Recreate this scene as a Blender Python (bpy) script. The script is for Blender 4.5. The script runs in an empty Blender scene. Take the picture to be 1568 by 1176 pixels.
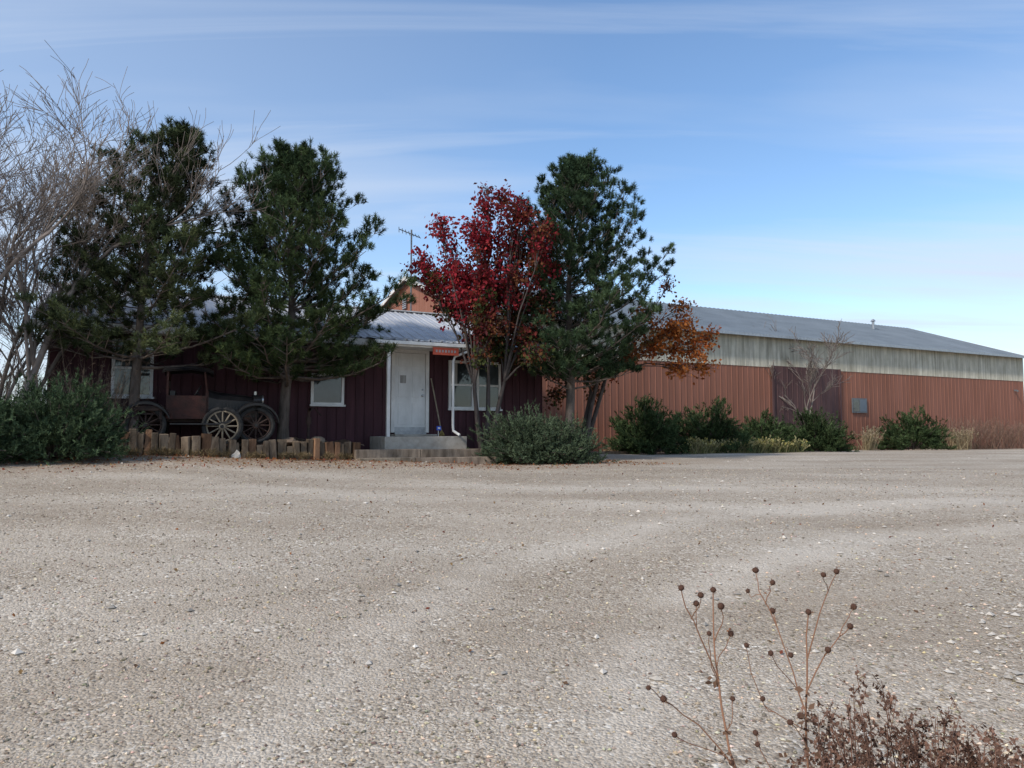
import bpy, math, random
import numpy as np
from mathutils import Vector, Matrix
rng = np.random.default_rng(7)
random.seed(7)
scene = bpy.context.scene
rad = math.radians
# ------------------------------------------------------------ camera
FPX = 1132.0
PITCH = math.atan(72 / FPX)
CZ = 1.6
cam = bpy.data.cameras.new("camera"); camo = bpy.data.objects.new("camera", cam)
scene.collection.objects.link(camo)
cam.sensor_width = 36; cam.lens = 36 * FPX / 1568
camo.location = (0, 0, CZ); camo.rotation_euler = (math.pi / 2 + PITCH, 0, 0)
cam.clip_end = 6000; cam.clip_start = 0.05
scene.camera = camo

def at(x, y, D):
    """world position of a surveyed point at ground distance D"""
    u = (x - 784) / FPX; v = (588 - y) / FPX
    Y = math.cos(PITCH) - v * math.sin(PITCH); Z = math.sin(PITCH) + v * math.cos(PITCH)
    k = D / Y
    return np.array([u * k, D, CZ + Z * k])

# ------------------------------------------------------------ building frame
ANG = rad(28); DV = np.array([math.cos(ANG), math.sin(ANG), 0]); NI = np.array([-math.sin(ANG), math.cos(ANG), 0])
A0 = np.array([-3.17, 18.5, 0])
def W(s, y, z): return A0 + DV * s + NI * y + np.array([0, 0, z])

def ground_z(x, y):
    x = np.asarray(x, float); y = np.asarray(y, float)
    t = np.clip((y - 2) / 12.5, 0, 1)
    f = .83 * np.sin(t * math.pi / 2)
    f = f + np.clip(-x, 0, 9) * .04 * np.clip((y - 4) / 9, 0, 1)
    f = f - np.clip((y - 27) * .012, 0, .2)
    f = f + .012 * np.sin(x * 1.3 + y * .7) + .01 * np.sin(x * .6 - y * 1.9 + 1)
    return f
def gz(x, y): return float(ground_z(x, y))

# ------------------------------------------------------------ materials
def new_mat(name):
    m = bpy.data.materials.new(name); m.use_nodes = True
    nt = m.node_tree; b = nt.nodes["Principled BSDF"]
    return m, nt, b
def N(nt, t, **k):
    n = nt.nodes.new(t)
    for a, v in k.items(): setattr(n, a, v)
    return n
def ramp(nt, stops):
    r = N(nt, 'ShaderNodeValToRGB')
    e = r.color_ramp.elements
    while len(e) > 1: e.remove(e[-1])
    e[0].position = stops[0][0]; e[0].color = (*stops[0][1], 1)
    for p, c in stops[1:]:
        q = e.new(p); q.color = (*c, 1)
    return r
def mixc(nt, mode='MIX', fac=None):
    m = N(nt, 'ShaderNodeMix', data_type='RGBA', blend_type=mode)
    if fac is not None: m.inputs[0].default_value = fac
    return m
def noisemat(name, c1, c2, scale=4, stretch=(1, 1, 1), rough=.85, bump=.0, bscale=40, metallic=0, spec=.3, fine=.0, vcol=False, detail=6, streak=0):
    m, nt, b = new_mat(name); L = nt.links.new
    tc = N(nt, 'ShaderNodeTexCoord'); mp = N(nt, 'ShaderNodeMapping'); mp.inputs['Scale'].default_value = stretch
    L(tc.outputs['Object'], mp.inputs[0])
    n = N(nt, 'ShaderNodeTexNoise'); n.inputs['Scale'].default_value = scale; n.inputs['Detail'].default_value = detail; n.inputs['Roughness'].default_value = .65
    L(mp.outputs[0], n.inputs[0])
    r = ramp(nt, [(.32, c1), (.68, c2)]); L(n.outputs[0], r.inputs[0])
    out = r.outputs[0]
    if streak:
        ms_ = N(nt, 'ShaderNodeMapping'); ms_.inputs['Scale'].default_value = (9, 9, .5); L(tc.outputs['Object'], ms_.inputs[0])
        ns_ = N(nt, 'ShaderNodeTexNoise'); ns_.inputs['Scale'].default_value = 1; ns_.inputs['Detail'].default_value = 5; L(ms_.outputs[0], ns_.inputs[0])
        rs_ = ramp(nt, [(.35, (1 - streak,) * 3), (.6, (1, 1, 1))]); L(ns_.outputs[0], rs_.inputs[0])
        mx_ = mixc(nt, 'MULTIPLY', 1); L(out, mx_.inputs[6]); L(rs_.outputs[0], mx_.inputs[7]); out = mx_.outputs[2]
    if vcol:
        at_ = N(nt, 'ShaderNodeVertexColor', layer_name='Col'); mx = mixc(nt, 'MULTIPLY', 1)
        L(out, mx.inputs[6]); L(at_.outputs[0], mx.inputs[7]); out = mx.outputs[2]
    L(out, b.inputs['Base Color'])
    b.inputs['Roughness'].default_value = rough; b.inputs['Metallic'].default_value = metallic
    b.inputs['Specular IOR Level'].default_value = spec
    if bump:
        n2 = N(nt, 'ShaderNodeTexNoise'); n2.inputs['Scale'].default_value = bscale; n2.inputs['Detail'].default_value = 5
        L(tc.outputs['Object'], n2.inputs[0])
        bp = N(nt, 'ShaderNodeBump'); bp.inputs['Strength'].default_value = bump; bp.inputs['Distance'].default_value = .02
        L(n2.outputs[0], bp.inputs['Height']); L(bp.outputs[0], b.inputs['Normal'])
    return m
def foliage_mat(name, transl=.25, rough=.7):
    m, nt, b = new_mat(name); L = nt.links.new
    vc = N(nt, 'ShaderNodeVertexColor', layer_name='Col')
    df = N(nt, 'ShaderNodeBsdfDiffuse'); L(vc.outputs[0], df.inputs[0])
    if not transl:
        L(df.outputs[0], nt.nodes['Material Output'].inputs[0]); return m
    tr = N(nt, 'ShaderNodeBsdfTranslucent'); L(vc.outputs[0], tr.inputs[0])
    ms = N(nt, 'ShaderNodeMixShader'); ms.inputs[0].default_value = transl
    L(df.outputs[0], ms.inputs[1]); L(tr.outputs[0], ms.inputs[2]); L(ms.outputs[0], nt.nodes['Material Output'].inputs[0])
    return m

M_leaf = foliage_mat("leaf", .3)
M_needle = foliage_mat("needle", 0)
M_bark = noisemat("bark", (.055, .042, .034), (.18, .145, .12), 8, (1, 1, .25), .95, .8, 30)
M_greybark = noisemat("grey_bark", (.13, .105, .09), (.28, .235, .205), 5, (1, 1, .4), .9)
M_redbark = noisemat("pear_bark", (.04, .032, .028), (.11, .088, .078), 8, (1, 1, .3), .9, .3, 40)
M_siding = noisemat("maroon_siding", (.046, .016, .021), (.080, .029, .036), 1.6, (2, 2, .35), .75, .15, 60, spec=.3, streak=.25)
M_redsid = noisemat("salmon_siding", (.245, .102, .064), (.305, .132, .088), .9, (1.2, 1.2, .3), .7, .05, 60, spec=.25, streak=.12)
M_darkpanel = noisemat("brown_panel", (.085, .045, .045), (.125, .066, .062), 1.2, (2, 2, .4), .7, streak=.2)
M_fibre = noisemat("fibreglass_band", (.40, .37, .28), (.64, .60, .49), 1.3, (1.6, 1.6, .8), .6, .1, 30, detail=9, streak=.35)
M_roof = noisemat("grey_metal_roof", (.12, .145, .17), (.165, .195, .225), 1.2, (.6, .6, 1), .5, .05, 30, metallic=.2, spec=.4)
M_roofw = noisemat("light_metal_roof", (.36, .37, .39), (.52, .53, .55), 1.2, (1, 1, 1), .45, .05, 30, metallic=.15, spec=.4)
M_white = noisemat("white_paint", (.56, .55, .52), (.76, .75, .72), 5, (1, 1, .5), .5, .1, 60)
M_door = noisemat("door_paint", (.54, .54, .52), (.74, .74, .72), 3, (1, 1, .4), .45, .05, 60)
M_redwood = noisemat("red_sign_paint", (.40, .06, .03), (.55, .11, .06), 12, (1, 1, 1), .6)
M_blue = noisemat("blue_paint", (.02, .07, .4), (.03, .1, .5), 12)
M_conc = noisemat("concrete", (.30, .265, .22), (.48, .44, .38), 5, (1, 1, 1), .9, .4, 60)
M_tie = noisemat("old_timber", (.10, .075, .055), (.33, .27, .21), 7, (1, 1, .25), .95, .7, 45, vcol=True)
M_soil = noisemat("needle_litter_soil", (.08, .05, .032), (.20, .125, .08), 9, (1, 1, 1), 1, 1, 30)
M_rust = noisemat("rusty_steel", (.020, .015, .013), (.065, .036, .027), 5, (1, 1, 1), .75, .3, 50)
M_black = noisemat("black_enamel", (.010, .010, .011), (.035, .030, .028), 5, (1, 1, 1), .35, .1, 50)
M_redrust = noisemat("red_oxide", (.020, .011, .009), (.070, .024, .018), 4, (1, 1, 1), .7, .3, 50)
M_rubber = noisemat("old_rubber", (.018, .018, .018), (.05, .048, .045), 9, (1, 1, 1), .85)
M_spoke = noisemat("weathered_wheel", (.18, .145, .10), (.34, .285, .21), 9, (1, 1, 1), .8)
M_chrome = noisemat("dull_nickel", (.35, .33, .3), (.5, .48, .44), 9, (1, 1, 1), .3, metallic=.8)
M_stone = noisemat("pale_rock", (.45, .40, .335), (.67, .615, .54), 5, (1, 1, 1), .9, vcol=True)
M_steel = noisemat("galvanised_steel", (.3, .31, .32), (.45, .46, .47), 9, (1, 1, 1), .4, metallic=.6)
M_dsteel = noisemat("weathered_grey_paint", (.10, .11, .12), (.16, .17, .18), 9, (1, 1, 1), .5)
M_vcol = foliage_mat("dry_plant", .12, .9)
def glassmat(name, c):
    m, nt, b = new_mat(name); L = nt.links.new
    tc = N(nt, 'ShaderNodeTexCoord'); n = N(nt, 'ShaderNodeTexNoise'); n.inputs['Scale'].default_value = 1.8
    L(tc.outputs['Object'], n.inputs[0]); r = ramp(nt, [(.4, tuple(v * .5 for v in c)), (.6, c)]); L(n.outputs[0], r.inputs[0]); L(r.outputs[0], b.inputs['Base Color'])
    b.inputs['Roughness'].default_value = .06; b.inputs['Specular IOR Level'].default_value = .8
    return m
M_glass = glassmat("window_glass", (.05, .06, .065))
M_curtain = noisemat("curtain", (.25, .24, .22), (.4, .39, .37), 3, (6, 6, .2))

# ------------------------------------------------------------ mesh builder
class MB:
    def __init__(s): s.v = []; s.c = []; s.f = {3: [], 4: []}; s.m = {3: [], 4: []}; s.n = 0
    def add(s, V, F, col=(1, 1, 1), mat=0):
        V = np.asarray(V, float).reshape(-1, 3); F = np.asarray(F, int)
        C = np.asarray(col, float)
        if C.ndim == 1: C = np.tile(C, (len(V), 1))
        k = F.shape[1]
        s.v.append(V); s.c.append(C); s.f[k].append(F + s.n); s.m[k].append(np.full(len(F), mat)); s.n += len(V)
    def build(s, name, mats, parent=None, smooth=False, bevel=0, coll=None):
        me = bpy.data.meshes.new(name)
        V = np.concatenate(s.v); C = np.concatenate(s.c)
        loops = []; starts = []; mi = []; st = 0
        for k in (3, 4):
            if s.f[k]:
                F = np.concatenate(s.f[k]); loops.append(F.ravel()); starts.append(st + np.arange(len(F)) * k); st += F.size; mi.append(np.concatenate(s.m[k]))
        loops = np.concatenate(loops); starts = np.concatenate(starts); mi = np.concatenate(mi)
        me.vertices.add(len(V)); me.vertices.foreach_set('co', V.ravel().astype(np.float32))
        me.loops.add(len(loops)); me.loops.foreach_set('vertex_index', loops.astype(np.int32))
        me.polygons.add(len(starts)); me.polygons.foreach_set('loop_start', starts.astype(np.int32))
        me.polygons.foreach_set('material_index', mi.astype(np.int32))
        me.polygons.foreach_set('use_smooth', np.full(len(starts), smooth))
        me.update(calc_edges=True)
        ca = me.color_attributes.new('Col', 'FLOAT_COLOR', 'POINT')
        ca.data.foreach_set('color', np.hstack([C, np.ones((len(C), 1))]).ravel().astype(np.float32))
        for m in (mats if isinstance(mats, (list, tuple)) else [mats]): me.materials.append(m)
        me.validate()
        o = bpy.data.objects.new(name, me); scene.collection.objects.link(o)
        if parent is not None: o.parent = parent
        if bevel:
            b = o.modifiers.new('bevel', 'BEVEL'); b.width = bevel; b.segments = 2; b.limit_method = 'ANGLE'
        return o
BOXF = np.array([[0, 3, 2, 1], [4, 5, 6, 7], [0, 1, 5, 4], [1, 2, 6, 5], [2, 3, 7, 6], [3, 0, 4, 7]])
def box(mb, x0, x1, y0, y1, z0, z1, col=(1, 1, 1), mat=0, M=None):
    V = np.array([[x0, y0, z0], [x1, y0, z0], [x1, y1, z0], [x0, y1, z0], [x0, y0, z1], [x1, y0, z1], [x1, y1, z1], [x0, y1, z1]], float)
    if M is not None: V = np.array([M @ Vector(v) for v in V])
    mb.add(V, BOXF, col, mat)
def tube(mb, P, R, k=6, col=(1, 1, 1), mat=0):
    P = np.asarray(P, float); n = len(P); R = np.broadcast_to(np.asarray(R, float), (n,))
    T = np.gradient(P, axis=0); T /= np.linalg.norm(T, axis=1)[:, None] + 1e-9
    ref = np.array([0, 0, 1.]) if abs(T[0][2]) < .8 else np.array([1., 0, 0])
    B = np.cross(T, ref); B /= np.linalg.norm(B, axis=1)[:, None] + 1e-9; Cc = np.cross(T, B)
    a = np.arange(k) / k * 2 * math.pi
    V = P[:, None, :] + R[:, None, None] * (np.cos(a)[None, :, None] * B[:, None, :] + np.sin(a)[None, :, None] * Cc[:, None, :])
    i = np.arange(n - 1)[:, None] * k; j = np.arange(k)[None, :]; j2 = (j + 1) % k
    F = np.stack([i + j, i + j2, i + k + j2, i + k + j], -1).reshape(-1, 4)
    mb.add(V.reshape(-1, 3), F, col, mat)
def capcyl(mb, c, axis, r, h, k=20, mat=0, r2=None, col=(1, 1, 1)):
    c = np.asarray(c, float); axis = np.asarray(axis, float); axis /= np.linalg.norm(axis)
    r2 = r if r2 is None else r2
    tube(mb, [c - axis * h / 2 * 1.0001, c - axis * h / 2, c + axis * h / 2, c + axis * h / 2 * 1.0001], [1e-4, r, r2, 1e-4], k, col, mat)
def unit(v): return v / (np.linalg.norm(v, axis=-1, keepdims=True) + 1e-9)

def needles(mb, C, D, n, slen, nlen, w, spread, col, cvar=.15, mat=0):
    C = np.asarray(C); D = unit(np.asarray(D)); col = np.asarray(col); Nn = len(C)
    t = rng.random((Nn, n, 1))
    base = C[:, None, :] + D[:, None, :] * t * slen
    r = unit(rng.normal(size=(Nn, n, 3)))
    d = unit(D[:, None, :] * (1 - spread * .5) + r * spread)
    ln = nlen * (.7 + .5 * rng.random((Nn, n, 1)))
    tip = base + d * ln
    side = unit(np.cross(d, rng.normal(size=(Nn, n, 3)))) * w * .5
    V = np.stack([base - side, base + side, tip + side * .3, tip - side * .3], 2).reshape(-1, 3)
    F = np.arange(Nn * n * 4).reshape(-1, 4)
    cc = col[:, None, :] * (1 + cvar * rng.normal(size=(Nn, n, 1)))
    cc = np.clip(np.repeat(cc.reshape(-1, 3), 4, 0), .004, 1)
    mb.add(V, F, cc, mat)
def leaves(mb, C, size, col, mat=0, flat=0.0):
    C = np.asarray(C); n = len(C)
    a = unit(rng.normal(size=(n, 3)) + np.array([0, 0, -.5])); b = unit(np.cross(a, rng.normal(size=(n, 3))))
    nn = np.cross(a, b)
    s = size * (.6 + .7 * rng.random((n, 1)))
    V = np.stack([C, C + a * s * .5 + b * s * .33 + nn * s * .08, C + a * s, C + a * s * .5 - b * s * .33 + nn * s * .08], 1).reshape(-1, 3)
    mb.add(V, np.arange(n * 4).reshape(-1, 4), np.repeat(np.clip(col, .004, 1), 4, 0), mat)

def empty(name, loc=(0, 0, 0), rotz=0):
    e = bpy.data.objects.new(name, None); scene.collection.objects.link(e); e.location = loc; e.rotation_euler = (0, 0, rotz); e.empty_display_size = .3
    return e

# ------------------------------------------------------------ ground
def axis_coords(near, step, far, g):
    a = list(np.arange(0, near, step)); d = step; v = a[-1]
    while v < far: d *= g; v += d; a.append(v)
    return np.array(a)
ya = axis_coords(42, .3, 2500, 1.25); ys = np.concatenate([[-400, -100, -30, -10, -6, -3], ya])
xa = axis_coords(30, .4, 2500, 1.25); xs = np.concatenate([-xa[::-1][:-1], xa])
X, Y = np.meshgrid(xs, ys); Z = ground_z(X, Y)
mb = MB(); nx = len(xs); ny = len(ys)
i = np.arange(ny - 1)[:, None] * nx; j = np.arange(nx - 1)[None, :]
mb.add(np.stack([X, Y, Z], -1).reshape(-1, 3), np.stack([i + j, i + j + 1, i + nx + j + 1, i + nx + j], -1).reshape(-1, 4))
m, nt, b = new_mat("gravel_ground"); L = nt.links.new
tc = N(nt, 'ShaderNodeTexCoord'); OC = tc.outputs['Object']
def noise(sc, det=4, vec=None, ro=.6):
    n = N(nt, 'ShaderNodeTexNoise'); n.inputs['Scale'].default_value = sc; n.inputs['Detail'].default_value = det; n.inputs['Roughness'].default_value = ro
    L(vec or OC, n.inputs[0]); return n
def math_(op, a, b_=None):
    q = N(nt, 'ShaderNodeMath', operation=op)
    for k_, v_ in enumerate((a, b_)):
        if v_ is None: continue
        if isinstance(v_, (int, float)): q.inputs[k_].default_value = v_
        else: L(v_, q.inputs[k_])
    return q.outputs[0]
wv = N(nt, 'ShaderNodeVectorMath', operation='ADD'); nw_ = noise(25, 2); wsc = N(nt, 'ShaderNodeVectorMath', operation='SCALE'); wsc.inputs['Scale'].default_value = .03
L(nw_.outputs['Color'], wsc.inputs[0]); L(OC, wv.inputs[0]); L(wsc.outputs[0], wv.inputs[1])
v1 = N(nt, 'ShaderNodeTexVoronoi'); v1.inputs['Scale'].default_value = 54; L(wv.outputs[0], v1.inputs['Vector'])
v2 = N(nt, 'ShaderNodeTexVoronoi'); v2.inputs['Scale'].default_value = 125; L(wv.outputs[0], v2.inputs['Vector'])
sep = N(nt, 'ShaderNodeSeparateColor'); L(v1.outputs['Color'], sep.inputs[0])
sep2 = N(nt, 'ShaderNodeSeparateColor'); L(v2.outputs['Color'], sep2.inputs[0])
r1 = ramp(nt, [(0, (.13, .10, .072)), (.25, (.30, .248, .19)), (.7, (.49, .425, .34)), (.9, (.62, .56, .47)), (1, (.84, .80, .72))]); L(sep.outputs[0], r1.inputs[0])
r2 = ramp(nt, [(0, (.20, .155, .11)), (.6, (.44, .375, .295)), (1, (.68, .615, .525))]); L(sep2.outputs[1], r2.inputs[0])
nfine = noise(3.5, 6); rf = ramp(nt, [(.40, (0, 0, 0)), (.60, (1, 1, 1))]); L(nfine.outputs[0], rf.inputs[0])
mx = mixc(nt); L(rf.outputs[0], mx.inputs[0]); L(r1.outputs[0], mx.inputs[6]); L(r2.outputs[0], mx.inputs[7])
mp = N(nt, 'ShaderNodeMapping'); mp.inputs['Rotation'].default_value = (0, 0, rad(-48)); mp.inputs['Scale'].default_value = (.16, .5, 1); L(OC, mp.inputs[0])
nb = noise(1.3, 6, mp.outputs[0], .62)
nwarp = noise(.35, 2)
def track(cx, cy, r, half, wd):
    dd = N(nt, 'ShaderNodeVectorMath', operation='DISTANCE'); L(OC, dd.inputs[0]); dd.inputs[1].default_value = (cx, cy, .4)
    w_ = math_('MULTIPLY', math_('SUBTRACT', nwarp.outputs[0], .5), .6)
    e = math_('ABSOLUTE', math_('SUBTRACT', math_('ABSOLUTE', math_('SUBTRACT', math_('ADD', dd.outputs['Value'], w_), r)), half))
    q = N(nt, 'ShaderNodeMapRange'); q.interpolation_type = 'SMOOTHSTEP'; L(e, q.inputs[0]); q.inputs[1].default_value = wd; q.inputs[2].default_value = 0; q.inputs[3].default_value = 0; q.inputs[4].default_value = 1
    return q.outputs[0]
trk = math_('MAXIMUM', math_('MULTIPLY', track(6.2, 2.2, 6.7, .8, .55), .9), math_('MULTIPLY', track(5, 42, 32, .85, .7), .8))
nbt = math_('ADD', nb.outputs[0], math_('MULTIPLY', math_('MULTIPLY', trk, nfine.outputs[0]), .30))
rb = ramp(nt, [(.36, (.0, .0, .0)), (.68, (1, 1, 1))]); L(nbt, rb.inputs[0])
dust = mixc(nt); L(rb.outputs[0], dust.inputs[0]); dust.inputs[6].default_value = (.37, .305, .235, 1); dust.inputs[7].default_value = (.51, .45, .375, 1)
nb2 = noise(.6, 7, None, .7); rb2 = ramp(nt, [(.38, (.06,) * 3), (.64, (.52,) * 3)]); L(math_('ADD', nb2.outputs[0], math_('MULTIPLY', trk, .15)), rb2.inputs[0])
mx2 = mixc(nt); L(rb2.outputs[0], mx2.inputs[0]); L(mx.outputs[2], mx2.inputs[6]); L(dust.outputs[2], mx2.inputs[7])
mod = mixc(nt, 'MULTIPLY', 1); rm = ramp(nt, [(.34, (.80, .77, .74)), (.68, (1.08, 1.08, 1.08))]); L(nbt, rm.inputs[0])
L(mx2.outputs[2], mod.inputs[6]); L(rm.outputs[0], mod.inputs[7])
sub = N(nt, 'ShaderNodeVectorMath', operation='SUBTRACT'); L(OC, sub.inputs[0]); sub.inputs[1].default_value = tuple(A0)
dt = N(nt, 'ShaderNodeVectorMath', operation='DOT_PRODUCT'); L(sub.outputs[0], dt.inputs[0]); dt.inputs[1].default_value = tuple(NI)
ds = N(nt, 'ShaderNodeVectorMath', operation='DOT_PRODUCT'); L(sub.outputs[0], ds.inputs[0]); ds.inputs[1].default_value = tuple(DV)
mr = N(nt, 'ShaderNodeMapRange'); mr.inputs[1].default_value = -5.5; mr.inputs[2].default_value = -2.2; L(dt.outputs['Value'], mr.inputs[0])
mr2 = N(nt, 'ShaderNodeMapRange'); mr2.inputs[1].default_value = 9; mr2.inputs[2].default_value = 1; L(ds.outputs['Value'], mr2.inputs[0])
ml = N(nt, 'ShaderNodeMath', operation='MULTIPLY'); L(mr.outputs[0], ml.inputs[0]); L(mr2.outputs[0], ml.inputs[1])
nl = noise(5, 7); ml2 = N(nt, 'ShaderNodeMath', operation='MULTIPLY'); L(ml.outputs[0], ml2.inputs[0]); rl = ramp(nt, [(.34, (0,) * 3), (.58, (1,) * 3)]); L(nl.outputs[0], rl.inputs[0]); L(rl.outputs[0], ml2.inputs[1])
lit = mixc(nt); L(ml2.outputs[0], lit.inputs[0]); L(mod.outputs[2], lit.inputs[6]); lit.inputs[7].default_value = (.28, .17, .10, 1)
mr3 = N(nt, 'ShaderNodeMapRange'); mr3.inputs[1].default_value = 60; mr3.inputs[2].default_value = 90
ln_ = N(nt, 'ShaderNodeVectorMath', operation='LENGTH'); L(OC, ln_.inputs[0]); L(ln_.outputs['Value'], mr3.inputs[0])
fg = mixc(nt); L(mr3.outputs[0], fg.inputs[0]); L(lit.outputs[2], fg.inputs[6]); fg.inputs[7].default_value = (.22, .18, .11, 1)
L(fg.outputs[2], b.inputs['Base Color']); b.inputs['Roughness'].default_value = .95; b.inputs['Specular IOR Level'].default_value = .12
bp = N(nt, 'ShaderNodeBump'); bp.inputs['Strength'].default_value = .9; bp.inputs['Distance'].default_value = .010; bp.invert = True
L(v1.outputs['Distance'], bp.inputs['Height'])
bp2 = N(nt, 'ShaderNodeBump'); bp2.inputs['Strength'].default_value = .4; bp2.inputs['Distance'].default_value = .04; L(nfine.outputs[0], bp2.inputs['Height']); L(bp.outputs[0], bp2.inputs['Normal'])
L(bp2.outputs[0], b.inputs['Normal'])
mb.build("ground", m, smooth=True)

# loose stones
OCT = np.array([[1, 0, 0], [-1, 0, 0], [0, 1, 0], [0, -1, 0], [0, 0, 1], [0, 0, -1]], float)
OF = np.array([[0, 2, 4], [2, 1, 4], [1, 3, 4], [3, 0, 4], [2, 0, 5], [1, 2, 5], [3, 1, 5], [0, 3, 5]])
def stones(mb, x, y, size, col, sink=.3):
    n = len(x); z = ground_z(x, y)
    V = OCT[None] * (size[:, None, None]) * (.6 + .6 * rng.random((n, 6, 1)))
    V = V * np.stack([np.ones(n), .6 + .4 * rng.random(n), .35 + .3 * rng.random(n)], 1)[:, None, :]
    a = rng.random(n) * 6.28; c, s = np.cos(a), np.sin(a)
    Vx = V[..., 0] * c[:, None] - V[..., 1] * s[:, None]; Vy = V[..., 0] * s[:, None] + V[..., 1] * c[:, None]
    V = np.stack([Vx + x[:, None], Vy + y[:, None], V[..., 2] + (z + size * .2)[:, None]], -1)
    F = (OF[None] + np.arange(n)[:, None, None] * 6).reshape(-1, 3)
    mb.add(V.reshape(-1, 3), F, np.repeat(col, 6, 0))
mb = MB()
n = 52000
y = 2.2 + 13 * rng.random(n) ** 1.6; x = (rng.random(n) * 2 - 1) * (y * .85 + .5)
keep = rng.random(n) < np.where(np.abs(np.abs(np.hypot(x - 6.2, y - 2.2) - 6.7) - .8) < .28, .4, 1.0)
x, y = x[keep], y[keep]; n = len(x)
g = rng.random(n); base = np.array([.43, .38, .32])
col = base[None] * (.32 + 1.4 * g[:, None] ** 1.5) * (1 + .06 * rng.normal(size=(n, 3)))
stones(mb, x, y, .0048 + .0125 * rng.random(n) ** 2.9, np.clip(col / .55, 0, 1.4))
n = 620
y = 2.6 + 2.8 * rng.random(n); x = 2.0 + 1.9 * rng.random(n) + (y - 3) * .5
stones(mb, x, y, .012 + .032 * rng.random(n) ** 2, np.ones((n, 3)) * (.65 + .5 * rng.random((n, 1))))
n = 1100
y = 4 + 18 * rng.random(n); x = (rng.random(n) * 2 - 1) * (y * .8)
stones(mb, x, y, .012 + .026 * rng.random(n) ** 2, np.ones((n, 3)) * (.35 + .95 * rng.random((n, 1))))
mb.build("gravel", M_stone)
# fallen leaves
mb = MB(); n = 4200
s = -7.8 + 13.5 * rng.random(n); o = -1.75 - 3.0 * rng.random(n) ** 2.2
P = A0 + DV * s[:, None] + NI * o[:, None]; P[:, 2] = ground_z(P[:, 0], P[:, 1]) + .012
pal = np.array([[.33, .13, .05], [.25, .08, .05], [.30, .19, .09], [.18, .11, .07]])
leaves(mb, P, .05, pal[rng.integers(0, 4, n)] * (.7 + .5 * rng.random((n, 1))))
n = 500; yy = 4 + 12 * rng.random(n); xx = (rng.random(n) * 2 - 1) * yy * .7
leaves(mb, np.stack([xx, yy, ground_z(xx, yy) + .008], 1), .035, pal[rng.integers(0, 4, n)] * .8)
mb.build("fallen_leaves", M_leaf)

# ------------------------------------------------------------ sheets
def sheet(mb, O, U, V, Nn, width, h, pitch, prof, mat=0, h0=None):
    O = np.asarray(O, float); U = np.asarray(U, float); V = np.asarray(V, float); Nn = np.asarray(Nn, float)
    us = []; k = 0
    while k * pitch < width:
        for (a, d) in prof:
            u = k * pitch + a
            if u < width: us.append((u, d))
        k += 1
    us.append((width, 0))
    us = np.array(us)
    hh = np.array([h(u) if callable(h) else h for u in us[:, 0]])
    B = O + us[:, :1] * U + us[:, 1:] * Nn; T = B + hh[:, None] * V
    n = len(us); F = np.stack([np.arange(n - 1), np.arange(1, n), np.arange(1, n) + n, np.arange(n - 1) + n], 1)
    mb.add(np.concatenate([B, T]), F, (1, 1, 1), mat)
RIB = [(0, 0), (.235, 0), (.245, .013), (.285, .013)]
RIB2 = [(0, 0), (.10, 0), (.11, .03), (.14, .03), (.15, 0), (.255, 0), (.262, .01), (.28, .01), (.287, 0)]
GROOVE = [(0, 0), (.195, 0), (.2, -.018), (.225, -.018)]
CORR = [(0, 0), (.018, .008), (.038, .015), (.058, .008), (.076, 0)]

# ------------------------------------------------------------ office building
off = empty("maroon_office_building", tuple(A0), ANG)
S0, S1, DEP, RID = -7.2, 4.55, 6.6, 3.3
EZ, RZ = 3.95, 5.12
mb = MB()
sheet(mb, (S0, 0, .6), (1, 0, 0), (0, 0, 1), (0, -1, 0), S1 - S0, EZ - .6, .23, GROOVE)
sheet(mb, (S1, 0, .6), (0, 1, 0), (0, 0, 1), (1, 0, 0), DEP, lambda u: EZ - .6 + (RZ - EZ) * (1 - abs(u - RID) / RID), .23, GROOVE)
sheet(mb, (S0, DEP, .6), (0, -1, 0), (0, 0, 1), (-1, 0, 0), DEP, lambda u: EZ - .6 + (RZ - EZ) * (1 - abs(u - RID) / RID), .23, GROOVE)
sheet(mb, (S1, DEP, .6), (-1, 0, 0), (0, 0, 1), (0, 1, 0), S1 - S0, EZ - .6, .23, GROOVE)
mb.build("walls", M_siding, off)
mb = MB()
sl = math.hypot(RID + .45, (RZ - EZ) * (RID + .45) / RID); dz = (RZ - EZ) / RID
vv = np.array([0, 1, dz]); vv /= np.linalg.norm(vv); nn = np.array([0, -dz, 1]) / np.linalg.norm([0, dz, 1])
sheet(mb, (S0 - .3, -.45, EZ + .06 - .45 * dz), (1, 0, 0), vv, nn, S1 - S0 + .5, sl, .3, RIB2)
vv2 = np.array([0, -1, dz]); vv2 /= np.linalg.norm(vv2); nn2 = np.array([0, dz, 1]) / np.linalg.norm([0, dz, 1])
sheet(mb, (S1 + .2, DEP + .45, EZ + .06 - .45 * dz), (-1, 0, 0), vv2, nn2, S1 - S0 + .5, sl, .3, RIB2)
mb.build("roof", M_roofw, off)
mb = MB()
fz = EZ + .05 - .45 * dz
box(mb, S0 - .3, S1 + .2, -.445, -.40, fz - .16, fz - .005)
box(mb, S0 - .3, S1 + .2, -.40, -.002, fz - .16, fz - .13)
box(mb, S0 - .3, S1 + .2, RID - .12, RID + .12, RZ + .075, RZ + .105)
mb.build("fascia", M_white, off)
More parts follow.
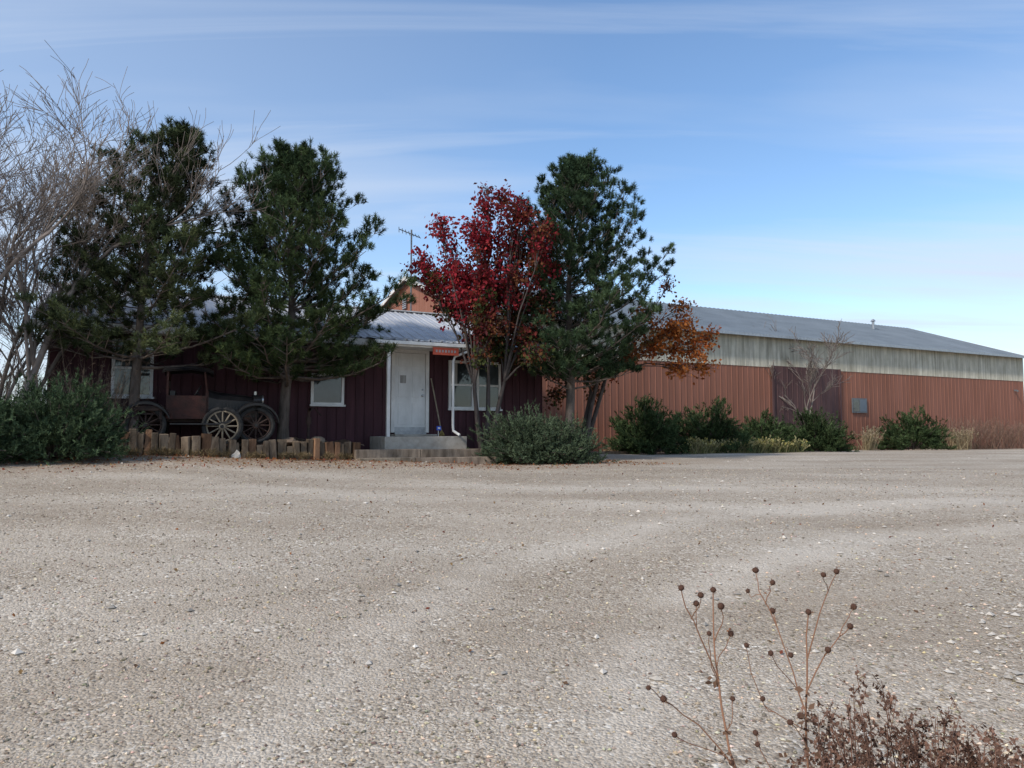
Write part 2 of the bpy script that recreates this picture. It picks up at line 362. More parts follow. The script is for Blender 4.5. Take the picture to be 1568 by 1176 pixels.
def window(s0, s1, z0, z1, name, bars='h', cur=False):
    mb = MB(); t = .065; y0 = -.06
    box(mb, s0, s1, y0, -.001, z0, z0 + t); box(mb, s0, s1, y0, -.001, z1 - t, z1)
    box(mb, s0, s0 + t, y0 + .003, -.001, z0 + t, z1 - t); box(mb, s1 - t, s1, y0 + .003, -.001, z0 + t, z1 - t)
    box(mb, s0 - .03, s1 + .03, y0 - .04, y0 - .001, z0 - .03, z0 + .015)
    zm = (z0 + z1) / 2; sm = (s0 + s1) / 2
    if 'h' in bars: box(mb, s0 + t, s1 - t, y0 + .008, -.03, zm - .025, zm + .025)
    if 'v' in bars: box(mb, sm - .025, sm + .025, y0 + .006, -.03, z0 + t, z1 - t)
    box(mb, s0 + t, s1 - t, -.028, -.024, z0 + t, z1 - t, mat=1)
    if cur: box(mb, s0 + t, s0 + t + (s1 - s0) * .25, -.034, -.031, zm, z1 - t, mat=2)
    mb.build(name, [M_white, M_glass, M_curtain], off, bevel=.006)
window(-6.05, -5.25, 2.32, 3.58, "window_1", 'h')
window(-1.86, -1.06, 2.22, 2.98, "window_2", '')
window(1.70, 2.42, 2.17, 3.45, "window_3", 'h', True)
window(2.50, 3.22, 2.17, 3.45, "window_4", 'h')
mb = MB(); d0, d1, dz0, dz1 = .22, 1.05, 1.56, 3.58
box(mb, d0 - .09, d0, -.07, -.001, dz0, dz1 + .09); box(mb, d1, d1 + .09, -.07, -.001, dz0, dz1 + .09); box(mb, d0, d1, -.068, -.001, dz1, dz1 + .09)
box(mb, d0 + .005, d1 - .005, -.035, -.002, dz0 + .02, dz1 - .005, mat=1)
for (a, b_, c, d) in [(.10, .36, .2, .75), (.47, .73, .2, .75), (.10, .36, .9, 1.55), (.47, .73, .9, 1.55), (.10, .36, 1.68, 1.9), (.47, .73, 1.68, 1.9)]:
    box(mb, d0 + a, d0 + b_, -.047, -.036, dz0 + c, dz0 + d, mat=1)
box(mb, d0, d1, -.12, -.04, dz0 - .04, dz0 + .018, mat=2)
box(mb, d0 + .005, d1 - .005, -.041, -.036, dz0 + .02, dz0 + .14, mat=2)
capcyl(mb, (d1 - .08, -.07, dz0 + .95), (0, 1, 0), .03, .07, 12, mat=2); capcyl(mb, (d1 - .08, -.06, dz0 + 1.1), (0, 1, 0), .022, .05, 12, mat=2)
box(mb, d0 + .14, d0 + .30, -.053, -.049, dz0 + 1.25, dz0 + 1.45, mat=3)
mb.build("door", [M_white, M_door, M_steel, M_curtain], off, bevel=.006)
mb = MB()
box(mb, -.58, 1.62, -1.22, -.02, 3.66, 3.70, mat=0)
box(mb, -.62, 1.66, -1.26, -1.20, 3.60, 3.735, mat=0)
box(mb, -.62, -.58, -1.20, -.02, 3.60, 3.735, mat=0); box(mb, 1.62, 1.66, -1.20, -.02, 3.60, 3.735, mat=0)
box(mb, -.34, -.26, -1.15, -1.07, 1.46, 3.60, mat=0)
box(mb, -.70, 1.74, -1.36, -1.262, 3.64, 3.72, mat=0)
tube(mb, [(1.68, -1.31, 3.66), (1.66, -1.30, 3.55), (1.38, -1.16, 3.43), (1.35, -1.13, 3.3), (1.35, -1.13, 1.75), (1.36, -1.14, 1.6), (1.46, -1.3, 1.5)], .035, 8, mat=0)
mb.build("porch_canopy", [M_white], off, bevel=.006)
mb = MB()
sheet(mb, (-.62, -1.24, 3.75), (1, 0, 0), (0, .985, .17), (0, -.17, .985), 2.28, 1.25, .3, RIB2)
mb.build("porch_roof", M_roofw, off)
mb = MB()
box(mb, .75, 1.42, -1.30, -1.27, 3.44, 3.62, mat=0)
for k in range(7): box(mb, .82 + k * .08, .86 + k * .08, -1.306, -1.301, 3.50, 3.56, mat=1)
mb.build("door_sign", [M_redwood, M_curtain], off)
mb = MB(); box(mb, -.4, 1.7, -1.2, -.02, .7, 1.47); box(mb, 0.1, 1.2, -.5, -.021, 1.471, 1.52)
mb.build("porch_slab", M_conc, off, bevel=.015)
mb = MB(); tube(mb, [(1.0, -1.05, 1.45), (1.0, -1.05, 1.66)], .012, 6); box(mb, .945, 1.055, -1.09, -1.07, 1.62, 1.72, mat=1); box(mb, .97, 1.03, -1.096, -1.091, 1.65, 1.69, mat=2)
mb.build("security_plaque", [M_steel, M_blue, M_white], off)
mb = MB(); box(mb, -3.4, -3.2, -.12, -.02, 3.1, 3.35); mb.build("meter_box", M_steel, off, bevel=.01)
ant = MB(); AX = 1.86
tube(ant, [(AX, RID, RZ - .2), (AX, RID, 7.75)], .026, 6)
tube(ant, [(AX - .4, RID - .05, 7.7), (AX + .3, RID + .05, 7.55)], .016, 5)
for k in range(7):
    c = np.array([AX - .4 + k * .11, RID, 7.7 - k * .023]); h = .28 - k * .02
    tube(ant, [c - np.array([.1, h, 0]), c + np.array([.1, h, 0])], .010, 4)
ant = ant.build("tv_antenna", M_dsteel); ant.location = tuple(A0); ant.rotation_euler = (0, 0, ANG)
mb = MB()
def tb(x0, x1, y0, y1, z0, z1, c): box(mb, x0, x1, y0, y1, z0, z1, col=c)
tb(-1.3, .2, -1.95, -1.72, .7, 1.19, (1.1, 1.05, 1.0)); tb(.21, 1.75, -1.95, -1.72, .7, 1.18, (1, .95, .9))
tb(-1.28, 1.74, -1.715, -1.21, .7, 1.165, (1.3, 1.25, 1.2))
tb(-1.35, -.1, -2.45, -2.22, .6, 1.02, (1, 1, .95)); tb(-.09, 1.9, -2.46, -2.22, .6, 1.01, (1.2, 1.15, 1.1)); tb(-1.3, 1.85, -2.215, -1.955, .6, .995, (1.3, 1.25, 1.2))
o = mb.build("timber_steps", M_tie, bevel=.012); o.location = tuple(A0); o.rotation_euler = (0, 0, ANG)
mb = MB(); tube(mb, [(1.30, -.50, 1.62), (1.18, -.1, 2.95)], .018, 6, (1, 1, 1), 2)
mbC = np.array([[1.305, -.51, 1.64]] * 5); needles(mb, mbC, np.array([[.05, -.1, -1.]] * 5), 40, .02, .15, .009, .4, np.array([[.4, .3, .12]] * 5), mat=1)
o = mb.build("broom", [M_redbark, M_vcol, M_spoke]); o.location = tuple(A0); o.rotation_euler = (0, 0, ANG)

# planter: bed + upright ties
mb = MB()
ss = np.arange(-7.6, -.9, .12); oo = np.linspace(-1.62, -.0, 14)
Sg, Og = np.meshgrid(ss, oo); Zg = 1.27 + (1.62 + Og) * .07 + .03 * np.sin(Sg * 5 + Og * 3) + .02 * rng.normal(size=Sg.shape)
ns = len(ss); i = np.arange(len(oo) - 1)[:, None] * ns; j = np.arange(ns - 1)[None]
mb.add(np.stack([Sg, Og, Zg], -1).reshape(-1, 3), np.stack([i + j, i + j + 1, i + ns + j + 1, i + ns + j], -1).reshape(-1, 4))
o = mb.build("planting_bed", M_soil, smooth=True); o.location = tuple(A0); o.rotation_euler = (0, 0, ANG)
mb = MB(); s = -7.1
while s < -1.3:
    w = random.uniform(.11, .18); c = W(s, -1.68, 0); g0 = gz(c[0], c[1])
    h = random.uniform(.34, .46) if random.random() > .1 else random.uniform(.2, .3)
    if s < -4.8: h += .06
    ry = random.gauss(0, .05)
    if -6.7 < s < -5.9: ry = random.gauss(.0, .35)
    M = Matrix.Translation((s + w / 2, -1.68 + random.uniform(-.04, .04), g0 + .0)) @ Matrix.Rotation(ry, 4, 'Y') @ Matrix.Rotation(random.gauss(0, .06), 4, 'X') @ Matrix.Rotation(random.gauss(0, .15), 4, 'Z')
    t = random.random(); cc = np.array([1, .92, .82]) * (.45 + .75 * t)
    if random.random() < .25: cc = cc * np.array([1.05, .78, .64])
    box(mb, -w / 2, w / 2, -.09, .09, -.25, h, col=cc, M=M)
    s += w + random.uniform(.002, .02)
M = Matrix.Translation((-6.3, -1.78, 1.40)) @ Matrix.Rotation(-.45, 4, 'Y'); box(mb, -.35, .35, -.08, .08, -.08, .08, col=(.7, .6, .5), M=M)
M = Matrix.Translation((-7.9, -1.6, 1.2)); box(mb, -.8, .7, -.08, .08, -.1, .06, col=(.8, .75, .7), M=M)
o = mb.build("timber_edging", M_tie, bevel=.012); o.location = tuple(A0); o.rotation_euler = (0, 0, ANG)
mb = MB()
box(mb, 2.6, 4.0, -1.9, -1.72, .7, .98, col=(.8, .75, .7)); box(mb, 4.1, 5.0, -1.7, -1.55, .7, .95, col=(.5, .42, .35))
box(mb, 6.5, 9.5, 2.2, 2.4, .7, .93, col=(.9, .85, .8)); box(mb, 3.95, 4.1, -1.75, -1.6, .7, 1.25, col=(.5, .35, .3))
o = mb.build("timber_border", M_tie, bevel=.012); o.location = tuple(A0); o.rotation_euler = (0, 0, ANG)
def rock(name, p, r, c=(1, 1, 1)):
    import bmesh
    bm = bmesh.new(); bmesh.ops.create_icosphere(bm, subdivisions=2, radius=1)
    for v in bm.verts:
        q = v.co; k = 1 + .25 * math.sin(q.x * 3 + p[0] * 7) * math.cos(q.y * 4 + q.z * 3) + .12 * math.sin(q.y * 9 + q.z * 7 + p[1])
        v.co = Vector((q.x * r[0] * k, q.y * r[1] * k, q.z * r[2] * k))
    me = bpy.data.meshes.new(name); bm.to_mesh(me); bm.free()
    ca = me.color_attributes.new('Col', 'FLOAT_COLOR', 'POINT'); ca.data.foreach_set('color', np.tile([*c, 1.], len(me.vertices)).astype(np.float32))
    me.materials.append(M_stone); o = bpy.data.objects.new(name, me); scene.collection.objects.link(o); o.location = tuple(p)
rock("white_rock", W(-3.75, -1.9, 1.04), (.10, .08, .15), (.9, .9, .9))
rock("rock", W(-6.6, -1.2, 1.38), (.2, .15, .12), (.4, .36, .32)); rock("rock", W(-2.0, -1.45, 1.38), (.16, .13, .11), (.35, .3, .25)); rock("rock", W(-2.6, -1.4, 1.36), (.14, .13, .1), (.3, .24, .2))
rock("rock", W(-5.0, -1.35, 1.38), (.16, .12, .1), (.35, .3, .27)); rock("rock", W(2.2, -1.6, 1.0), (.2, .15, .16), (.4, .34, .3))

# ------------------------------------------------------------ long red building
red = empty("long_red_metal_building", tuple(A0), ANG)
R0, R1, RY, RRY, RE, RR, RB, RBZ = 4.65, 37.2, 4.38, 11.0, 5.62, 7.95, 19.5, 5.9
BND = 4.32
mb = MB()
sheet(mb, (R0, RY, .3), (1, 0, 0), (0, 0, 1), (0, -1, 0), 18.3 - R0, BND - .3, .3, RIB)
sheet(mb, (18.3, RY - .03, .3), (1, 0, 0), (0, 0, 1), (0, -1, 0), 22.4 - 18.3, BND - .28, .3, RIB, mat=1)
sheet(mb, (22.4, RY, .3), (1, 0, 0), (0, 0, 1), (0, -1, 0), R1 - 22.4, BND - .3, .3, RIB)
gab = lambda u: (RBZ - .3 + (RR - RBZ) * u / (RB - RRY)) if u < RB - RRY else (RR - .3 - (RR - RE) * (u - (RB - RRY)) / (RRY - RY))
sheet(mb, (R0, RB, .3), (0, -1, 0), (0, 0, 1), (-1, 0, 0), RB - RY, gab, .3, RIB)
sheet(mb, (R1, RY, .3), (0, 1, 0), (0, 0, 1), (1, 0, 0), RB - RY, lambda u: gab(RB - RY - u), .3, RIB)
mb.build("walls", [M_redsid, M_darkpanel], red)
mb = MB(); sheet(mb, (R0, RY - .012, BND - .05), (1, 0, 0), (0, 0, 1), (0, -1, 0), R1 - R0, RE - BND + .05, .076, CORR); mb.build("fibreglass_band", M_fibre, red)
mb = MB()
dzr = (RR - RE) / (RRY - RY); v = unit(np.array([0, 1, dzr])); nr = np.array([0, -v[2], v[1]])
sheet(mb, (R0 - .25, RY - .3, RE + .04 - .3 * dzr), (1, 0, 0), v, nr, R1 - R0 + .5, math.hypot(RRY - RY + .3, (RRY - RY + .3) * dzr), .3, RIB2)
dzb = (RR - RBZ) / (RB - RRY); v = unit(np.array([0, -1, dzb])); nr = np.array([0, v[2], -v[1]])
sheet(mb, (R1 + .25, RB + .3, RBZ + .04 - .3 * dzb), (-1, 0, 0), v, nr, R1 - R0 + .5, math.hypot(RB - RRY + .3, (RB - RRY + .3) * dzb), .3, RIB2)
mb.build("roof", M_roof, red)
mb = MB()
box(mb, R0 - .25, R1 + .25, RY - .36, RY - .302, RE - .14, RE - .03)
mb.build("gutter", M_steel, red)
mb = MB()
def rake(y0, z0, y1, z1, x):
    mb.add([(x, y0, z0 - .16), (x, y1, z1 - .16), (x, y1, z1), (x, y0, z0), (x + .04, y0, z0 - .16), (x + .04, y1, z1 - .16), (x + .04, y1, z1), (x + .04, y0, z0)], BOXF)
rake(RB + .3, RBZ - .0, RRY, RR + .06, R0 - .28); rake(RY - .3, RE - .03, RRY - .003, RR + .06, R0 - .283)
rake(RY - .3, RE - .03, RRY, RR + .06, R1 + .26)
mb.build("rake_trim", M_white, red)
mb = MB(); box(mb, R0 - .05, R0 - .026, RRY + .3, RRY + .8, 6.7, 7.3, mat=0)
for k in range(6): box(mb, R0 - .07, R0 - .051, RRY + .33, RRY + .77, 6.74 + k * .09, 6.79 + k * .09, mat=1)
mb.build("gable_vent", [M_darkpanel, M_steel], red)
mb = MB()
box(mb, 23.2, 24.2, RY - .07, RY - .03, 2.42, 3.08); box(mb, 23.26, 23.67, RY - .078, RY - .071, 2.48, 3.02, mat=1); box(mb, 23.73, 24.14, RY - .078, RY - .071, 2.48, 3.02, mat=2)
mb.build("window", [M_dsteel, M_glass, M_roof], red)
mb = MB()
box(mb, 18.22, 18.32, RY - .09, RY - .031, .4, BND + .02); box(mb, 22.38, 22.46, RY - .09, RY - .031, .4, BND + .02)
mb.build("sliding_door_trim", M_darkpanel, red)
mb = MB()
for s in (5.9, 36.2):
    box(mb, s, s + .09, RY - .14, RY - .03, 3.72, 3.80); capcyl(mb, (s + .045, RY - .18, 3.72), (0, -.5, -1), .04, .08, 12, r2=.06)
mb.build("wall_lamps", M_dsteel, red)
mb = MB(); tube(mb, [(31.3, 9.0, 6.9), (31.3, 9.0, 7.75)], .07, 10); capcyl(mb, (31.3, 9.0, 7.8), (0, 0, 1), .14, .12, 12, r2=.05); mb.build("vent_pipe", M_steel, red)

# ------------------------------------------------------------ antique truck
TR = empty("antique_truck", tuple(W(-5.35, -.70, 1.33)), ANG - rad(6))
def wheel(mb, c, r, ax=(0, 1, 0), mt=0, ms=1, k=12):
    c = np.asarray(c, float); ax = unit(np.asarray(ax, float)); u = unit(np.cross(ax, [0, 0, 1])) if abs(ax[2]) < .9 else np.array([1., 0, 0]); v = np.cross(ax, u)
    a = np.linspace(0, 2 * math.pi, 33)
    ring = lambda R: c + R * (np.cos(a)[:, None] * u + np.sin(a)[:, None] * v)
    tube(mb, ring(r - .045), .045, 8, mat=mt); tube(mb, ring(r - .10), .02, 6, mat=ms)
    for q in range(k):
        t = q / k * 2 * math.pi; d = math.cos(t) * u + math.sin(t) * v
        tube(mb, [c + d * .05, c + d * (r - .1)], [.02, .014], 5, mat=ms)
    capcyl(mb, c, ax, .065, .12, 14, mat=ms); capcyl(mb, c, ax, .035, .18, 10, mat=mt)
mb = MB()
for x in (0, 2.1):
    for yy in (-.55, .45): wheel(mb, (x, yy, .39), .39, mt=0, ms=1)
    tube(mb, [(x, -.5, .39), (x, .42, .39)], .03, 8, mat=2)
mb.build("wheels", [M_rubber, M_rust, M_rust], TR)
mb = MB()
for yy in (-.3, .25): box(mb, -.6, 2.45, yy - .03, yy + .03, .46, .56)
for x in (-.5, .3, 1.2, 2.1): box(mb, x, x + .06, -.27, .22, .47, .55)
for yy in (-.42, .34):
    for x in (0, 2.1):
        for q in range(4): tube(mb, [(x - .4 + q * .07, yy, .5), (x, yy, .40 - q * .015), (x + .4 - q * .07, yy, .5)], .014, 4)
tube(mb, [(2.42, -.55, .5), (2.52, -.3, .48), (2.52, .3, .48), (2.42, .5, .5)], .025, 6)
tube(mb, [(2.4, -.3, .5), (2.5, -.3, .4)], .03, 6); tube(mb, [(2.4, .25, .5), (2.5, .25, .4)], .03, 6)
mb.build("chassis", M_rust, TR)
mb = MB()
def loft(secs, mat=0):
    k = len(secs[0]); V = np.array(secs, float).reshape(-1, 3); n = len(secs)
    F = [[i * k + j, i * k + j + 1, (i + 1) * k + j + 1, (i + 1) * k + j] for i in range(n - 1) for j in range(k - 1)]
    mb.add(V, F, mat=mat)
def hsec(x, w, z0, z1):
    r = w * .45
    return [(x, -w - .02, z0), (x, -w - .02, z1 - r), (x, -w * .86, z1 - r * .45), (x, -w * .5, z1 - r * .1), (x, -.02, z1), (x, w * .5 - .03, z1 - r * .1), (x, w * .86 - .04, z1 - r * .45), (x, w - .02, z1 - r), (x, w - .02, z0)]
loft([hsec(1.15, .42, .5, 1.16), hsec(1.35, .38, .5, 1.1), hsec(2.04, .28, .5, 1.02)])
loft([hsec(2.04, .30, .46, 1.06), hsec(2.16, .30, .46, 1.06)]); loft([[(2.16, -.31, .46), (2.16, -.31, .9), (2.16, -.15, 1.04), (2.16, .11, 1.04), (2.16, .27, .9), (2.16, .27, .46)], [(2.165, 0, .5), (2.165, 0, .6), (2.165, 0, .7), (2.165, 0, .7), (2.165, 0, .6), (2.165, 0, .5)]], mat=1)
for q in range(8): box(mb, 1.45 + q * .065, 1.475 + q * .065, -.40 + q * .01, -.355 + q * .01, .62, .88, mat=0)
capcyl(mb, (2.1, -.02, 1.09), (0, 0, 1), .035, .08, 12, mat=2)
for yy in (-.36, .34):
    capcyl(mb, (2.14, yy, .92), (1, 0, 0), .07, .16, 18, mat=0, r2=.125); capcyl(mb, (2.235, yy, .92), (1, 0, 0), .115, .03, 18, mat=2); tube(mb, [(2.12, yy, .84), (2.12, yy, .55)], .015, 6)
tube(mb, [(2.12, -.36, .78), (2.12, .34, .78)], .015, 6)
mb.build("hood_and_radiator", [M_black, M_rust, M_chrome], TR, bevel=0)
mb = MB()
CH = 1.50
box(mb, 1.10, 1.16, -.46, .40, .5, 1.10); box(mb, .40, 1.12, -.475, -.44, .52, 1.0); box(mb, .40, 1.12, .39, .42, .52, 1.0)
box(mb, .36, .40, -.475, .42, .52, 1.15, mat=0); box(mb, .36, .40, -.475, -.40, 1.15, CH); box(mb, .36, .40, .35, .42, 1.15, CH); box(mb, .36, .4, -.40, .35, CH - .14, CH)
for yy in (-.455, .40):
    tube(mb, [(1.13, yy, 1.08), (1.08, yy, CH)], .022, 6)
tube(mb, [(1.08, -.455, CH), (1.08, .4, CH)], .022, 6); tube(mb, [(1.11, -.455, 1.3), (1.11, .4, 1.3)], .012, 6)
secs = []
for x, z in ((.28, CH), (.34, CH + .04), (.8, CH + .08), (1.15, CH + .04), (1.25, CH - .01)):
    secs.append([(x, -.5, z - .02), (x, -.47, z + .02), (x, -.25, z + .05), (x, 0, z + .06), (x, .2, z + .05), (x, .42, z + .02), (x, .45, z - .02)])
loft(secs, 1); loft([[(a, b_, c - .03) for a, b_, c in s_] for s_ in secs], 1)
box(mb, .45, .8, -.38, .34, .7, .82, mat=1); box(mb, .42, .52, -.38, .34, .82, 1.10, mat=1)
a = np.linspace(0, 6.283, 20); tube(mb, np.stack([.93 + .08 * np.cos(a), -.2 + .18 * np.sin(a), 1.08 + .14 * np.cos(a)], 1), .012, 5, mat=1); tube(mb, [(.93, -.2, 1.08), (1.12, -.2, .85)], .014, 5, mat=1)
mb.build("cab", [M_redrust, M_black], TR)
mb = MB()
def fender(xc, yc, r, a0, a1, w, tail):
    secs = []
    for a in np.linspace(a0, a1, 14):
        x = xc + r * math.cos(a); z = .39 + r * math.sin(a)
        secs.append([(x, yc - w / 2, z - .05), (x, yc - w / 2, z), (x, yc, z + .025), (x, yc + w / 2, z), (x, yc + w / 2, z - .05)])
    if tail: secs.append([(xc - r - .25, yc - w / 2, .40), (xc - r - .25, yc - w / 2, .44), (xc - r - .25, yc, .45), (xc - r - .25, yc + w / 2, .44), (xc - r - .25, yc + w / 2, .40)])
    loft(secs)
fender(2.1, -.55, .47, rad(10), rad(165), .24, True); fender(2.1, .45, .47, rad(10), rad(165), .2, True)
fender(0, -.55, .47, rad(20), rad(160), .24, False)
box(mb, .45, 1.45, -.68, -.46, .40, .43)
mb.build("fenders", M_black, TR)
mb = MB()
for q in range(8): box(mb, -.72, .33, -.56 + q * .125, -.445 + q * .125, .60, .63)
for x in (-.68, -.2, .25): box(mb, x, x + .05, -.60, -.565, .5, .80); box(mb, x, x + .05, .44, .475, .5, .80)
for z in (.68,): box(mb, -.72, .33, -.625, -.602, z, z + .09); box(mb, -.72, .33, .476, .5, z, z + .09)
mb.build("wooden_bed", M_rust, TR)
mb = MB(); c = np.array([0, 0, .40]); wheel(mb, c, .41, ax=(0, 1, .12), mt=0, ms=1, k=12)
o = mb.build("spoked_wheel", [M_rubber, M_spoke]); p = W(-3.98, -1.47, 1.30); o.location = tuple(p); o.rotation_euler = (0, 0, ANG - .25)
mb = MB(); tube(mb, [(0, 0, 0), (0, 0, .55), (0, -.06, .72), (0, -.2, .76)], .03, 8); capcyl(mb, (0, 0, .5), (0, 0, 1), .06, .16, 12); capcyl(mb, (0, 0, .03), (0, 0, 1), .11, .06, 14); tube(mb, [(0, .0, .66), (.12, .1, .8), (.3, .2, .62)], .014, 6)
o = mb.build("hand_pump", M_rust); o.location = tuple(W(-2.15, -1.15, 1.33)); o.rotation_euler = (0, 0, .4)

# ------------------------------------------------------------ trees
def pine(name, base, top, prof, seed, zlow, cols, whorl=.27, lean=(0, 0), dens=1.0, trunk_r=.12, nper=5.5, bare=0.0, k_up=1.0, tuft=44, nw=.012, droop=0):
    global rng
    rng = np.random.default_rng(seed); R = random.Random(seed)
    base = np.array(base, float); top = np.array(top, float); H = top[2] - base[2]
    def trunk(t):
        p = base + (top - base) * t; w = math.sin(t * math.pi)
        return p + np.array([lean[0] * w + .05 * math.sin(t * 9 + seed), lean[1] * w, 0])
    mb = MB()
    ts = np.linspace(0, 1, 16); tube(mb, [trunk(t) - (np.array([0, 0, .2]) if t == 0 else 0) for t in ts], [trunk_r * (1.25 if t == 0 else 1) * (1 - .88 * t) for t in ts], 9)
    C = []; D = []; K = []
    pz = [p[0] for p in prof]; pl = [p[1] for p in prof]; pr = [p[2] for p in prof]
    z = zlow
    while z < H - .1:
        t = z / H; nb_ = int(nper + R.random()) if z < H * .9 else 6
        az0 = R.random() * 6.28
        for q in range(nb_):
            az = az0 + q / nb_ * 6.283 + R.gauss(0, .25)
            ca = math.cos(az); rl = np.interp(t, pz, pl); rr = np.interp(t, pz, pr)
            w = (ca + 1) / 2; rmax = (rl * (1 - w) + rr * w)
            Lb = rmax * (R.uniform(.85, 1.1) if R.random() < .6 else R.uniform(.4, .8))
            up = np.interp(t, [0, .25, .6, 1], [-.05 - droop, .12 - droop, .5, 1.3]) * k_up + R.gauss(0, .1)
            d = np.array([ca, math.sin(az), up]); d /= math.hypot(d[0], d[1]) if up < .8 else np.linalg.norm(d)
            p0 = trunk(min(.99, max(0, t - .6 * up * Lb / H + R.uniform(-.01, .01))))
            pts = []; sg = 6
            for k in range(sg + 1):
                f = k / sg; pts.append(p0 + d * Lb * f + np.array([0, 0, (.30 * f * f - .16 * f) * Lb]) + np.array([R.gauss(0, .02), R.gauss(0, .02), R.gauss(0, .02)]) * (k > 0))
            pts = np.array(pts); rb_ = max(.012, trunk_r * .3 * (1 - t) * (Lb / 1.6))
            tube(mb, pts, [rb_ * (1 - .8 * k / sg) for k in range(sg + 1)], 5)
            if R.random() < bare: continue
            tone = R.uniform(.6, 1.3)
            npl = max(2, int(Lb / .36)); lat = np.cross(unit(d), [0, 0, 1])
            for k in range(npl + 1):
                f = .34 + .66 * k / npl; idx = f * sg; a_ = int(min(sg - 1, idx)); p = pts[a_] + (pts[a_ + 1] - pts[a_]) * (idx - a_)
                bd = unit(pts[a_ + 1] - pts[a_])
                for side in ((-1, 1) if k < npl else (-1, 0, 1)):
                    if R.random() > dens: continue
                    l = R.uniform(.15, .55) * (1.2 - f * .5) * min(1, Lb / 1.2 + .25)
                    dd = unit(bd * .8 + lat * side * R.uniform(.5, 1) + np.array([0, 0, R.uniform(-.1, .5)]))
                    e = p + dd * l; tube(mb, [p, e], [.011, .006], 3)
                    pt_ = tone * R.uniform(.6, 1.45)
                    for s_ in range(R.randint(3, 5)):
                        off_ = np.array([R.gauss(0, .07), R.gauss(0, .07), R.gauss(.02, .05)])
                        C.append(e + off_); D.append(dd * .5 + unit(off_ + 1e-6) * .35 + np.array([0, 0, .75])); K.append(pt_ * (1 + 3 * off_[2]))
        z += whorl * R.uniform(.75, 1.25)
    for _ in range(6): C.append(top + rng.normal(size=3) * .07); D.append(np.array([R.gauss(0, .3), R.gauss(0, .3), 1.])); K.append(1)
    C = np.array(C); D = np.array(D); K = np.array(K); n = len(C)
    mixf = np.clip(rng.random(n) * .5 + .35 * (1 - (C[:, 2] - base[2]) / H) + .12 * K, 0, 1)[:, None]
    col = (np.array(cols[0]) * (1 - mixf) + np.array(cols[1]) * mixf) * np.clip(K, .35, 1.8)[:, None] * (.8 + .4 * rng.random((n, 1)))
    root = mb.build(name, M_bark, smooth=True)
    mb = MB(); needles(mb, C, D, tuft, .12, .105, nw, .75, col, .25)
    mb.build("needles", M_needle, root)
    print(name, n)
DG = (.030, .054, .031); OL = (.070, .090, .033)
b1 = W(-5.56, -1.25, 1.25)
pine("pine_tree", b1, at(285, 212, 15.2), [(0, 1.2, 1.3), (.2, 1.55, 2.3), (.34, 1.55, 2.4), (.45, 1.4, 2.0), (.62, 1.1, 1.35), (.78, 1.0, 1.05), (.9, .75, .85), (1, .3, .3)], 11, 1.85, [(.034, .052, .030), (.078, .088, .037)], whorl=.27, lean=(-.45, .1), dens=.97, trunk_r=.115, nper=6, bare=.09, tuft=38, nw=.013, droop=.1)
b2 = W(-2.60, -.85, 1.25)
pine("pine_tree", b2, at(452, 242, 16.9), [(0, 1.3, 1.5), (.2, 1.5, 2.3), (.36, 1.8, 2.75), (.5, 1.6, 1.9), (.6, 1.4, 2.2), (.7, 1.25, 1.3), (.8, 1.1, 1.5), (.92, .85, 1.1), (1, .3, .3)], 23, 1.55, [DG, OL], whorl=.25, dens=1, trunk_r=.13, nper=6.6, bare=.02, tuft=38, nw=.013, droop=.1)
pine("pine_tree", (1.45, 19.4, gz(1.45, 19.4)), at(878, 250, 19.6), [(0, 1.0, 1.1), (.2, 1.2, 1.5), (.3, 1.3, 1.8), (.44, 1.3, 2.4), (.58, 1.25, 2.4), (.66, 1.15, 1.8), (.76, 1.15, 2.05), (.86, .95, 1.3), (.94, .6, .75), (1, .2, .2)], 31, 2.1, [(.030, .054, .032), (.057, .081, .037)], whorl=.28, dens=1, trunk_r=.14, nper=6.5, bare=.0, tuft=40, nw=.014)

